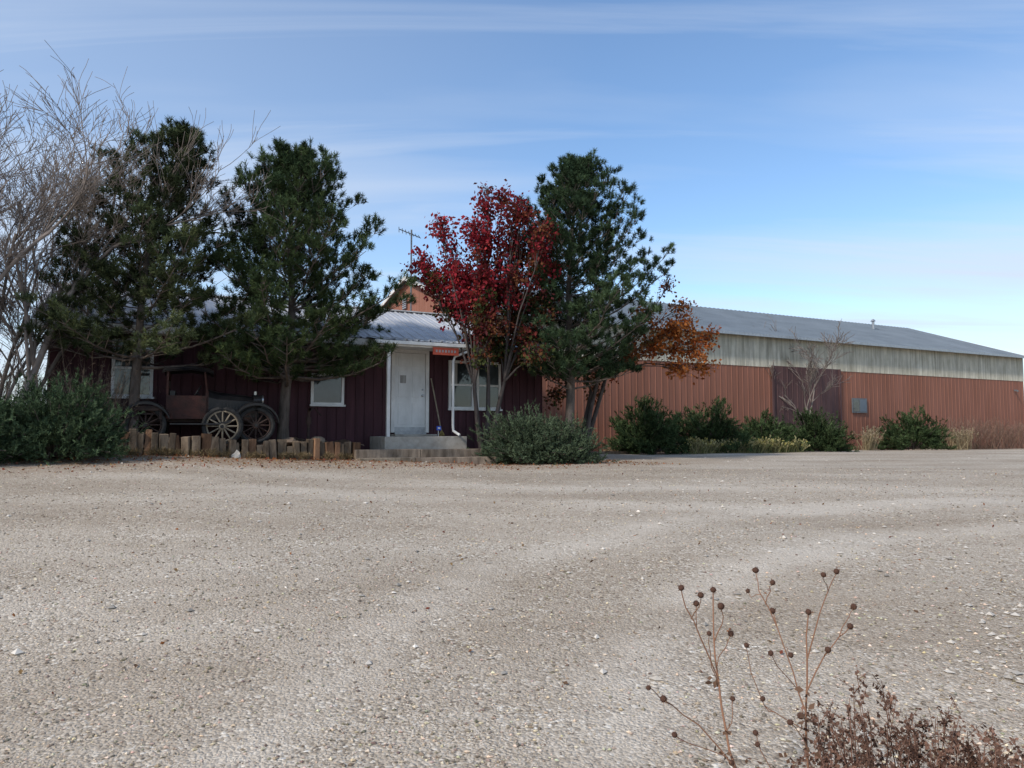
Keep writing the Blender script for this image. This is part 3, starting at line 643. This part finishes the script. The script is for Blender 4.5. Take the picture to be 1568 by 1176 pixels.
def blobtree(name, roots, blobs, D, leafn, size, bark, jit=.7, tw=26, seed=3):
    global rng; rng = np.random.default_rng(seed); R = random.Random(seed)
    mb = MB(); P = []; Cc = []
    forks = []
    for (b0, f0) in roots:
        b0 = np.array(b0); f0 = np.array(f0); mid = (b0 + f0) / 2 + rng.normal(size=3) * .04
        tube(mb, [b0 - [0, 0, .1], mid, f0], [.085, .06, .045], 8); forks.append(f0)
    for bl in blobs:
        x, y, rp, colr = bl[:4]; dn = bl[4] if len(bl) > 4 else 1
        c = at(x, y, D + R.uniform(-jit, jit)); r = rp / FPX * D
        f = min(forks, key=lambda q: np.linalg.norm(q[:2] - c[:2]) + R.random() * .1)
        m1 = f + (c - f) * .4 + np.array([0, 0, .12 * np.linalg.norm(c - f)]) * .6; m2 = f + (c - f) * .75 + np.array([0, 0, .08]) + rng.normal(size=3) * .05
        up = c + np.array([0, 0, r * .7]) + rng.normal(size=3) * .08
        tube(mb, [f, (f + m1) / 2, m1, m2, c, up], [.034, .027, .02, .014, .009, .004], 6)
        line = np.array([m1, m2, c, up])
        for k in range(tw):
            t = R.random() * 2.99; a = int(t); p = line[a] + (line[a + 1] - line[a]) * (t - a)
            if a == 0 and R.random() < .7: a = 1; p = c
            v = unit(rng.normal(size=3)) * r * (R.random() ** .45) * 1.2; v[2] = v[2] * .95 + .1 * r
            e = c + v; mid = (p + e) / 2 + np.array([0, 0, .06]) + rng.normal(size=3) * .03
            tube(mb, [p, mid, e], [.008, .005, .003], 3)
            m = int(leafn * dn * (rp / 40) ** 2 / tw) + 1
            tt = rng.random((m, 1)) ** .55; q = p * (1 - tt) ** 2 + 2 * mid * tt * (1 - tt) + e * tt ** 2
            q = q + rng.normal(size=(m, 3)) * .085
            tone = R.uniform(.6, 1.3); base = np.array(colr[R.randrange(len(colr))])
            P.append(q); Cc.append(base * tone * (.7 + .6 * rng.random((m, 1))))
    root = mb.build(name, bark, smooth=True)
    mb = MB(); leaves(mb, np.concatenate(P), size, np.concatenate(Cc)); mb.build("leaves", M_leaf, root)
RED = [(.33, .030, .045), (.27, .030, .040), (.37, .05, .05)]; CRIM = [(.21, .028, .035), (.28, .032, .042), (.14, .028, .028), (.20, .06, .035)]
DARKR = [(.11, .032, .032), (.16, .035, .03), (.09, .048, .03), (.17, .07, .035)]; OLV = [(.06, .068, .026), (.12, .06, .025), (.065, .078, .028), (.16, .05, .03)]
bx = at(742, 655, 18.2); bx[2] = gz(bx[0], bx[1]) - .05
roots = [(bx, at(726, 590, 18.0)), (bx + [.03, 0, 0], at(748, 575, 18.4)), (bx + [.08, .05, 0], at(772, 585, 18.3))]
blobtree("red_pear_tree", roots, [
    (648, 405, 28, RED), (675, 352, 22, RED, .8), (690, 425, 36, RED), (664, 440, 24, RED + OLV), (728, 355, 26, RED, .8), (742, 322, 24, CRIM, .9), (768, 308, 22, CRIM, .8), (790, 335, 30, CRIM),
    (745, 375, 36, CRIM + RED), (735, 425, 42, CRIM + RED), (790, 385, 42, CRIM + DARKR), (830, 360, 28, DARKR + CRIM, .8), (828, 410, 34, DARKR + CRIM), (780, 435, 42, DARKR + CRIM), (700, 475, 30, RED + OLV, .9),
    (740, 480, 38, OLV + CRIM), (790, 485, 42, DARKR + OLV), (832, 465, 34, DARKR + OLV), (765, 528, 34, OLV), (805, 522, 32, OLV + DARKR), (728, 522, 28, OLV + CRIM, .9), (800, 315, 14, CRIM, .5), (745, 292, 12, CRIM, .5), (690, 385, 20, RED, .5),
    (750, 505, 34, OLV + DARKR), (715, 450, 34, CRIM + RED), (760, 450, 34, DARKR + CRIM), (780, 550, 24, OLV, .7), (735, 548, 20, OLV, .5), (820, 545, 22, OLV + DARKR, .7)],
    18.2, 1150, .105, M_redbark, jit=.8, seed=5, tw=34)
ORG = [(.42, .13, .035), (.46, .17, .05), (.34, .09, .03)]; OR2 = [(.26, .10, .04), (.34, .08, .035), (.15, .09, .035)]
bo = at(885, 650, 20.6); bo[2] = gz(bo[0], bo[1]) - .05
roots = [(bo, at(905, 600, 20.8)), (bo + [.05, 0, 0], at(930, 570, 20.9)), (bo - [.05, 0, 0], at(868, 590, 20.6)), (bo + [.1, 0, 0], at(920, 560, 20.8))]
blobtree("orange_leaved_tree", roots, [
    (1062, 535, 32, ORG), (1030, 510, 32, ORG), (1080, 565, 20, ORG, .8), (1042, 470, 20, ORG + OR2, .7), (1022, 440, 14, OR2, .5), (1000, 530, 32, OR2 + ORG), (1040, 565, 24, ORG, .8), (1085, 520, 20, ORG, .8), (1055, 500, 22, ORG, .7),
    (960, 545, 28, OR2, .8), (925, 560, 28, OR2 + OLV, .8), (890, 560, 28, OLV + OR2, .9), (858, 570, 26, OLV, .9), (910, 600, 22, OR2, .5), (848, 610, 20, OR2 + OLV, .8), (985, 490, 24, OR2, .8)],
    21.0, 1000, .105, M_redbark, jit=.6, seed=9, tw=30)

def baretree(name, stems, seed, levels, mat, rmin=.0035, kids=(4, 6), spread=.55, upb=.25):
    R = random.Random(seed); mb = MB(); cnt = [0]
    def grow(p, d, Ln, r, lev):
        n = 6 if lev < 2 else 4; pts = [p]; q = p.copy(); dd = d.copy(); curl = np.array([R.gauss(0, .10), R.gauss(0, .10), R.gauss(.02, .05)])
        for k in range(n):
            dd = unit(dd + curl + np.array([R.gauss(0, .08), R.gauss(0, .08), R.gauss(0, .05)])); q = q + dd * Ln / n; pts.append(q.copy())
        tube(mb, pts, [max(rmin, r * (1 - .6 * k / n)) for k in range(n + 1)], 7 if lev == 0 else (5 if lev == 1 else 3)); cnt[0] += 1
        if lev >= levels: return
        for c in range(R.randint(*kids)):
            f = R.uniform(.25, 1); i_ = min(n - 1, int(f * n)); pp = pts[i_] + (pts[i_ + 1] - pts[i_]) * (f * n - i_) if f < 1 else pts[-1]
            td = unit(pts[i_ + 1] - pts[i_]); rv = np.array([R.gauss(0, 1), R.gauss(0, 1), R.gauss(0, 1)]); rv -= td * rv.dot(td); rv = unit(rv)
            nd = unit(td + rv * spread * R.uniform(.6, 1.5) + np.array([0, 0, upb * R.random()]))
            grow(pp, nd, Ln * R.uniform(.38, .68), max(rmin, r * .45), lev + 1)
    for (p, d, Ln, r) in stems: grow(np.array(p, float), unit(np.array(d, float)), Ln, r, 0)
    mb.build(name, mat, smooth=True)
g0 = gz(-9, 13.6)
baretree("bare_deciduous_tree", [((-9.45, 13.7, g0), (.14, .1, 1), 4.8, .08), ((-9.6, 13.9, g0), (.02, .1, 1), 5.0, .08), ((-9.8, 13.6, g0), (-.15, -.1, 1), 4.7, .075), ((-9.3, 14.0, g0), (.26, .05, 1), 4.0, .05), ((-9.5, 14.1, g0), (.06, .25, 1), 4.4, .05), ((-9.9, 14.0, g0), (-.1, .2, 1), 4.2, .05), ((-9.6, 13.7, g0), (.0, .0, 1), 3.4, .04)], 4, 4, M_greybark, rmin=.0044, kids=(5, 7), spread=.5, upb=.3)
baretree("bare_deciduous_tree", [((-10.2, 13.2, g0), (.06, -.1, 1), 4.7, .065), ((-10.0, 13.0, g0), (.15, -.1, 1), 3.6, .045), ((-10.6, 13.2, g0), (-.1, 0, 1), 4.8, .06), ((-9.9, 13.6, g0), (.02, .1, 1), 4.6, .05)], 14, 4, M_greybark, rmin=.0046, kids=(5, 6), spread=.5, upb=.3)
p = at(1236, 640, 31.0); g1 = gz(p[0], p[1])
baretree("bare_sapling", [((p[0], p[1], g1), (.03, 0, 1), 4.1, .06), ((p[0], p[1], g1 + 1.2), (.45, 0, 1), 2.6, .035), ((p[0], p[1], g1 + 1.1), (-.45, .1, 1), 2.4, .035), ((p[0], p[1], g1 + 1.8), (.2, -.2, 1), 2.4, .03)], 8, 3, M_greybark, rmin=.009, kids=(5, 6), spread=.6)

# ------------------------------------------------------------ junipers
def juniper(name, cx, cy, rx, ry, h, col1, col2, seed, nb_=110, nw=.015, nl=.06, nn=24):
    global rng; rng = np.random.default_rng(seed); R = random.Random(seed)
    z0 = gz(cx, cy); mb = MB(); C = []; D = []; K = []
    for k in range(nb_):
        az = R.random() * 6.283; el = math.asin(R.uniform(.0, 1) ** 1.1)
        d = np.array([math.cos(az) * math.cos(el), math.sin(az) * math.cos(el), math.sin(el)])
        lump = R.uniform(.74, 1.14)
        e = np.array([cx, cy, z0]) + d * np.array([rx, ry, h]) * lump; s_ = np.array([cx, cy, z0]) + np.array([d[0] * rx * .25, d[1] * ry * .25, .05])
        mid = (s_ + e) / 2 + np.array([0, 0, h * .08 * math.cos(el)])
        tube(mb, [s_, mid, e], [.02, .012, .005], 4)
        tone = R.uniform(.55, 1.4)
        for q in range(15):
            t = 1 - R.random() ** 1.3 * .7; p = s_ * (1 - t) ** 2 + 2 * mid * t * (1 - t) + e * t * t
            C.append(p + rng.normal(size=3) * .10 * np.array([1, 1, .7])); D.append(d * .8 + rng.normal(size=3) * .4 + np.array([0, 0, .45])); K.append(tone)
    C = np.array(C); C[:, 2] = np.maximum(C[:, 2], z0 + .03); D = np.array(D); K = np.array(K)[:, None]; n = len(C); f = rng.random((n, 1))
    root = mb.build(name, M_bark)
    mb = MB(); needles(mb, C, D, nn, .2, nl, nw, .6, (np.array(col1) * f + np.array(col2) * (1 - f)) * K, .2); mb.build("foliage", M_needle, root)
JB = (.110, .145, .085); JB2 = (.055, .077, .045); JG = (.075, .105, .045); JG2 = (.034, .056, .025)
juniper("juniper_shrub", -7.95, 12.9, 1.2, .9, 1.3, (.095, .135, .07), (.045, .07, .036), 41, 160)
juniper("juniper_shrub", -8.9, 12.2, 1.0, .9, 1.1, (.095, .135, .07), (.045, .07, .036), 42, 100)
p = at(825, 690, 17.6); juniper("juniper_shrub", p[0], p[1], 1.45, .9, 1.22, JB, JB2, 43, 190)
def shrub(x0, x1, ytop, D, c1, c2, seed, n, ry=1.0, nw=.024, nl=.10):
    a = at(x0, 680, D)[0]; b_ = at(x1, 680, D)[0]; cx = (a + b_) / 2; h = at(784, ytop, D)[2] - gz(cx, D)
    juniper("juniper_shrub", cx, D, (b_ - a) / 2, ry, h, c1, c2, seed, n, nw=nw, nl=nl, nn=20)
shrub(938, 1040, 612, 24.8, JG, JG2, 51, 120); shrub(1020, 1145, 616, 26.0, JG, JG2, 52, 120); shrub(1120, 1215, 640, 27.3, JG, JG2, 53, 90); shrub(1200, 1296, 632, 28.6, JG, JG2, 54, 100)
shrub(1346, 1450, 634, 32.5, JG, JG2, 55, 100)

# ------------------------------------------------------------ dry plants
def clump(name, spots, h, cs, n, spread=.5, w=.012, tipcol=None, seed=1, stem=8):
    global rng; rng = np.random.default_rng(seed)
    mb = MB()
    for (cx, cy, hh, rr) in spots:
        z0 = gz(cx, cy); m = n
        B = np.stack([cx + rr * .6 * rng.normal(size=m) * .6, cy + rr * .6 * rng.normal(size=m) * .6, np.full(m, z0)], 1)
        D = unit(np.stack([rng.normal(size=m) * spread, rng.normal(size=m) * spread, np.ones(m)], 1))
        Ln = hh * (.5 + .55 * rng.random(m))
        col = np.array(cs)[rng.integers(0, len(cs), m)] * (.7 + .5 * rng.random((m, 1)))
        tip = B + D * Ln[:, None]; sd = unit(np.cross(D, rng.normal(size=(m, 3)))) * w / 2
        V = np.stack([B - sd, B + sd, tip + sd * .5, tip - sd * .5], 1).reshape(-1, 3)
        mb.add(V, np.arange(m * 4).reshape(-1, 4), np.repeat(col, 4, 0))
        needles(mb, B + D * (Ln * .5)[:, None], D, stem, hh * .45, .07, w * .9, .7, col, .2)
        if tipcol is not None:
            needles(mb, tip, D, 14, .05, .035, .022, 1.0, np.array(tipcol)[rng.integers(0, len(tipcol), m)] * (.75 + .5 * rng.random((m, 1))), .2)
    mb.build(name, M_vcol)
sp = []
for k in range(15):
    p = at(1062 + k * 11.5, 684, 24.6 + k * .16); sp.append((p[0], p[1], .35 + .22 * random.random(), .3))
clump("rabbitbrush", sp, .5, [(.25, .24, .10), (.16, .18, .08), (.3, .26, .14)], 55, .45, .016, [(.46, .40, .14), (.38, .33, .16), (.5, .45, .24)], 3)
sp = [(*at(1335, 684, 31.5)[:2], 1.0, .25), (*at(1330, 684, 31.2)[:2], .8, .25), (*at(1462, 684, 34)[:2], .9, .35), (*at(1475, 684, 34)[:2], 1.0, .4)]
clump("dry_grass", sp, .9, [(.34, .28, .17), (.27, .21, .13)], 80, .25, .02, [(.36, .29, .20)], 4)
sp = []
for k in range(16):
    p = at(1455 + k * 13, 684, 35 + k * .25); sp.append((p[0], p[1], 1.3 + .9 * random.random(), .6))
clump("dry_shrub_thicket", sp, 1.5, [(.23, .14, .11), (.28, .18, .13), (.2, .14, .11)], 75, .38, .014, None, 5, stem=12)
sp = [(-10.6 + .5 * k + random.gauss(0, .2), 13.6 + random.random() * 1.4, 1.6 + random.random() * .9, .5) for k in range(6)]
clump("dry_shrub_thicket", sp, 1.5, [(.16, .12, .09), (.22, .17, .13)], 130, .4, .010, None, 6, stem=14)
sp = []
for k in range(60):
    s = -7.4 + 6.2 * random.random(); q = W(s, -1.75 - .15 * random.random(), 0); sp.append((q[0], q[1], .10 + .1 * random.random(), .1))
clump("dry_weeds", sp, .2, [(.3, .22, .12), (.2, .15, .08)], 14, .6, .008, None, 7)
sp = []
for k in range(50):
    s = 6.5 + 27 * random.random(); q = W(s, 3.6 + .6 * random.random(), 0); sp.append((q[0], q[1], .12 + .25 * random.random(), .3))
clump("dry_grass", sp, .3, [(.32, .26, .16), (.24, .19, .12)], 26, .6, .014, None, 8)

def sunflower():
    global rng; rng = np.random.default_rng(77); R = random.Random(77)
    mb = MB(); SC = np.array([.28, .15, .095])
    def pt(x, y, D): return at(x, y, D)
    def stem(pl, D0, D1, r0, r1):
        n = len(pl); P = np.array([pt(x, y, D0 + (D1 - D0) * k / (n - 1)) for k, (x, y) in enumerate(pl)])
        Q = [P[0]]
        for a, b_ in zip(P[:-1], P[1:]): Q += [a + (b_ - a) * .5 + rng.normal(size=3) * .004, b_]
        tube(mb, Q, np.linspace(r0, r1, len(Q)), 5, SC * R.uniform(.8, 1.15)); return P
    def head(x, y, D, dirn=None, r=.0125):
        c = pt(x, y, D); d = unit(np.array([R.gauss(0, .5), R.gauss(-.4, .4), R.uniform(.2, 1)]))
        k = 10
        rings = [(-.9, .25), (-.6, .75), (-.1, 1.0), (.4, .85), (.75, .45), (.85, .02)]
        tube(mb, [c + d * a * r for a, _ in rings], [q * r for _, q in rings], k, (.10, .055, .04), 1)
        needles(mb, [c - d * r * .4] * 1, [d * .2], 26, .006, r * 1.45, .0035, 1.3, np.array([[.20, .12, .08]]), .3, mat=1)
        needles(mb, [c], [d], 34, r * .6, r * .55, .003, .9, np.array([[.08, .045, .035]]), .3, mat=1)
        return c
    stem([(1140, 1420), (1128, 1180), (1112, 1120), (1100, 1040), (1093, 975), (1092, 905)], 2.75, 3.0, .006, .0025); head(1092, 903, 3.0)
    stem([(1100, 1040), (1072, 975), (1050, 930), (1043, 902)], 2.87, 2.9, .003, .002); head(1043, 900, 2.9)
    stem([(1072, 975), (1066, 945), (1067, 925)], 2.88, 2.95, .0022, .0015); head(1066, 924, 2.95)
    stem([(1058, 948), (1070, 930), (1073, 914)], 2.9, 2.84, .002, .0015); head(1073, 911, 2.84)
    stem([(1093, 985), (1106, 955), (1104, 930)], 2.95, 2.9, .0025, .0015); head(1104, 928, 2.9, r=.014)
    stem([(1098, 1020), (1112, 990), (1119, 972)], 2.9, 2.97, .002, .0015); head(1119, 970, 2.97)
    stem([(1100, 1045), (1088, 1000), (1086, 972)], 2.87, 2.82, .002, .0015); head(1086, 970, 2.82, r=.010)
    stem([(1112, 1120), (1122, 1090), (1122, 1072)], 2.8, 2.85, .002, .0015); head(1122, 1070, 2.85, r=.010)
    stem([(1128, 1180), (1070, 1110), (1030, 1080), (1016, 1072)], 2.75, 2.65, .003, .0015); head(1016, 1070, 2.65)
    stem([(1030, 1080), (1005, 1062), (993, 1055)], 2.67, 2.62, .002, .0012); head(993, 1053, 2.62, r=.009)
    stem([(1115, 1160), (1060, 1140), (1034, 1127)], 2.75, 2.7, .002, .0012); head(1033, 1125, 2.7, r=.011)
    stem([(1250, 1420), (1238, 1180), (1234, 1090), (1236, 1010), (1238, 940)], 2.8, 2.95, .006, .0025); head(1238, 937, 2.95)
    stem([(1234, 1090), (1215, 1030), (1190, 960), (1184, 938)], 2.84, 2.9, .003, .0018); head(1183, 935, 2.9)
    stem([(1190, 960), (1162, 905), (1157, 876)], 2.88, 2.95, .0025, .0015); head(1157, 873, 2.95, r=.013)
    stem([(1172, 925), (1180, 905), (1183, 895)], 2.9, 2.86, .002, .0015); head(1183, 892, 2.86, r=.011)
    stem([(1165, 910), (1150, 915), (1146, 907)], 2.92, 2.98, .0015, .001); head(1145, 905, 2.98, r=.009)
    stem([(1200, 990), (1207, 1000), (1211, 1002)], 2.88, 2.85, .0015, .0012); head(1211, 1003, 2.85, r=.011)
    stem([(1225, 1060), (1190, 1020), (1181, 1002)], 2.85, 2.8, .002, .0012); head(1180, 1000, 2.8, r=.011)
    stem([(1185, 1090), (1170, 1080), (1150, 1030), (1143, 992)], 2.8, 2.84, .002, .0012); head(1143, 988, 2.84, r=.010)
    stem([(1236, 1120), (1185, 1090), (1170, 1080), (1168, 1072)], 2.82, 2.8, .002, .0012); head(1168, 1070, 2.8, r=.010)
    stem([(1235, 1060), (1262, 1005), (1285, 975), (1301, 960)], 2.85, 2.9, .003, .0018); head(1302, 959, 2.9)
    stem([(1262, 1005), (1268, 998)], 2.86, 2.84, .002, .0012); head(1268, 995, 2.84)
    stem([(1285, 975), (1300, 945), (1307, 932)], 2.88, 2.95, .002, .0012); head(1307, 929, 2.95, r=.013)
    stem([(1236, 1010), (1255, 940), (1270, 900), (1281, 878)], 2.9, 3.0, .003, .0015); head(1281, 875, 3.0, r=.012)
    stem([(1268, 905), (1262, 890), (1261, 882)], 2.96, 2.9, .0016, .001); head(1261, 880, 2.9, r=.011)
    stem([(1190, 1200), (1165, 1150), (1158, 1125)], 2.75, 2.78, .002, .0014); head(1157, 1122, 2.78, r=.011)
    stem([(1238, 1150), (1222, 1120), (1212, 1108)], 2.8, 2.76, .002, .0014); head(1210, 1106, 2.76, r=.012); head(1226, 1096, 2.82, r=.013)
    for (x, y, D, r) in [(1160, 1140, 2.77, .010), (1120, 1168, 2.75, .011)]: head(x, y, D, r=r)
    pts = []
    for (x, y) in [(1232, 1100), (1240, 1095), (1225, 1108), (1115, 1120), (1098, 1040), (1237, 1060), (1150, 1165), (1105, 1150), (1245, 1150), (1200, 1160)]:
        for _ in range(4): pts.append(at(x + R.gauss(0, 5), y + R.gauss(0, 5), 2.8))
    leaves(mb, np.array(pts), .03, np.array([[.15, .09, .06]] * len(pts)), 1)
    mb.build("dried_wild_sunflower", [M_vcol, M_vcol], smooth=True)
sunflower()
def weeds():
    global rng; rng = np.random.default_rng(55); R = random.Random(55); mb = MB()
    for k in range(250):
        x = R.uniform(.95, 2.5); y_ = 2.3 + R.random() * .6
        g = gz(x, y_); h = (.47 + .10 * math.sin(x * 5.5 + .5) + .04 * math.sin(x * 17)) * R.uniform(.72, 1.08)
        if x < 1.25: h *= .55 + (x - .95) * 1.2
        if x > 2.0: h *= .92
        d = unit(np.array([R.gauss(0, .2), R.gauss(0, .2), 1])); p0 = np.array([x, y_, g]); p1 = p0 + d * h
        c = np.array([.22, .125, .09]) * R.uniform(.6, 1.2)
        tube(mb, [p0, (p0 + p1) / 2 + rng.normal(size=3) * .01, p1], [.0028, .0022, .0012], 4, c)
        for q in range(9):
            t = R.uniform(.45, 1); a = p0 + (p1 - p0) * t; e = a + unit(np.array([R.gauss(0, 1), R.gauss(0, 1), 1.1])) * R.uniform(.03, .10)
            tube(mb, [a, e], [.0014, .0009], 3, c)
            m = 8; C = a + (e - a) * rng.random((m, 1)) * 1.05
            leaves(mb, C, .017, np.array([c * R.uniform(.5, .9)] * m) * (.7 + .6 * rng.random((m, 1))))
    mb.build("dry_weeds", M_vcol)
weeds()

# distant plain
mb = MB()
n = 200; a = np.linspace(rad(20), rad(160), n); r = 1400
hz = 8 + 5 * np.sin(a * 9) + 3 * np.sin(a * 23 + 1)
B = np.stack([r * np.cos(a), r * np.sin(a), np.full(n, -5)], 1); T = B.copy(); T[:, 2] = hz; T[:, :2] *= 1.1
mb.add(np.concatenate([B, T]), [[k, k + 1, k + 1 + n, k + n] for k in range(n - 1)])
mb.build("hills", noisemat("dry_hills", (.2, .2, .17), (.28, .26, .2), .01))

# ------------------------------------------------------------ light and sky
EL, AZ = rad(40), rad(-135)   # azimuth measured from +Y toward +X
sd = np.array([math.sin(AZ) * math.cos(EL), math.cos(AZ) * math.cos(EL), math.sin(EL)])
sun = bpy.data.lights.new("sun", 'SUN'); so = bpy.data.objects.new("sun", sun); scene.collection.objects.link(so)
sun.energy = 3.5; sun.angle = rad(5); sun.color = (1, .935, .85)
so.rotation_euler = Vector(-sd).to_track_quat('-Z', 'Y').to_euler(); so.location = (0, 0, 30)
w = bpy.data.worlds.new("World"); scene.world = w; w.use_nodes = True; nt = w.node_tree; L = nt.links.new
bg = nt.nodes['Background']; sky = N(nt, 'ShaderNodeTexSky', sky_type='NISHITA'); sky.sun_disc = False; sky.sun_elevation = EL; sky.sun_rotation = AZ
sky.air_density = 1.0; sky.dust_density = .3; sky.ozone_density = 2.2
hs = N(nt, 'ShaderNodeHueSaturation'); hs.inputs['Saturation'].default_value = 1.12; hs.inputs['Value'].default_value = 1.35
L(sky.outputs[0], hs.inputs['Color']); L(hs.outputs[0], bg.inputs[0]); bg.inputs[1].default_value = .15
tc = N(nt, 'ShaderNodeTexCoord'); sx = N(nt, 'ShaderNodeSeparateXYZ'); L(tc.outputs['Generated'], sx.inputs[0])
za = N(nt, 'ShaderNodeMath', operation='ADD'); L(sx.outputs[2], za.inputs[0]); za.inputs[1].default_value = .12
dx = N(nt, 'ShaderNodeMath', operation='DIVIDE'); L(sx.outputs[0], dx.inputs[0]); L(za.outputs[0], dx.inputs[1])
dy = N(nt, 'ShaderNodeMath', operation='DIVIDE'); L(sx.outputs[1], dy.inputs[0]); L(za.outputs[0], dy.inputs[1])
cb = N(nt, 'ShaderNodeCombineXYZ'); L(dx.outputs[0], cb.inputs[0]); L(dy.outputs[0], cb.inputs[1])
def cloud(rot, sc, loc, scale, lo, hi, amt, dist=.5, det=8, ro=.52):
    mp = N(nt, 'ShaderNodeMapping'); mp.inputs['Rotation'].default_value = (0, 0, rad(rot)); mp.inputs['Scale'].default_value = sc; mp.inputs['Location'].default_value = loc; L(cb.outputs[0], mp.inputs[0])
    n1 = N(nt, 'ShaderNodeTexNoise'); n1.inputs['Scale'].default_value = scale; n1.inputs['Detail'].default_value = det; n1.inputs['Roughness'].default_value = ro; n1.inputs['Distortion'].default_value = dist; L(mp.outputs[0], n1.inputs[0])
    rr = ramp(nt, [(lo, (0,) * 3), (hi, (amt,) * 3)]); L(n1.outputs[0], rr.inputs[0]); return rr.outputs[0]
c1 = cloud(-10, (.30, 1.1, 1), (.3, .55, 0), .95, .44, .72, .64, .4, 6, .46)
c2 = cloud(14, (.35, 2.3, 1), (2.3, 1.55, 0), 1.2, .47, .73, .42, .8, 9, .55)
hz_ = N(nt, 'ShaderNodeMapRange'); hz_.inputs[1].default_value = .0; hz_.inputs[2].default_value = .24; hz_.inputs[3].default_value = .28; hz_.inputs[4].default_value = .06; L(sx.outputs[2], hz_.inputs[0])
lf = N(nt, 'ShaderNodeMapRange'); lf.inputs[1].default_value = .1; lf.inputs[2].default_value = -.7; lf.inputs[3].default_value = 0; lf.inputs[4].default_value = .30; L(sx.outputs[0], lf.inputs[0])
def add(a, b_):
    ad = N(nt, 'ShaderNodeMath', operation='ADD', use_clamp=True); L(a, ad.inputs[0]); L(b_, ad.inputs[1]); return ad.outputs[0]
tot = add(add(c1, c2), add(hz_.outputs[0], lf.outputs[0]))
bg2 = N(nt, 'ShaderNodeBackground'); bg2.inputs[0].default_value = (.76, .85, 1.0, 1); bg2.inputs[1].default_value = .93
ms = N(nt, 'ShaderNodeMixShader'); L(tot, ms.inputs[0]); L(bg.outputs[0], ms.inputs[1]); L(bg2.outputs[0], ms.inputs[2]); L(ms.outputs[0], nt.nodes['World Output'].inputs[0])
scene.view_settings.view_transform = 'Standard'; scene.view_settings.look = 'None'; scene.view_settings.exposure = 0; scene.view_settings.gamma = 1
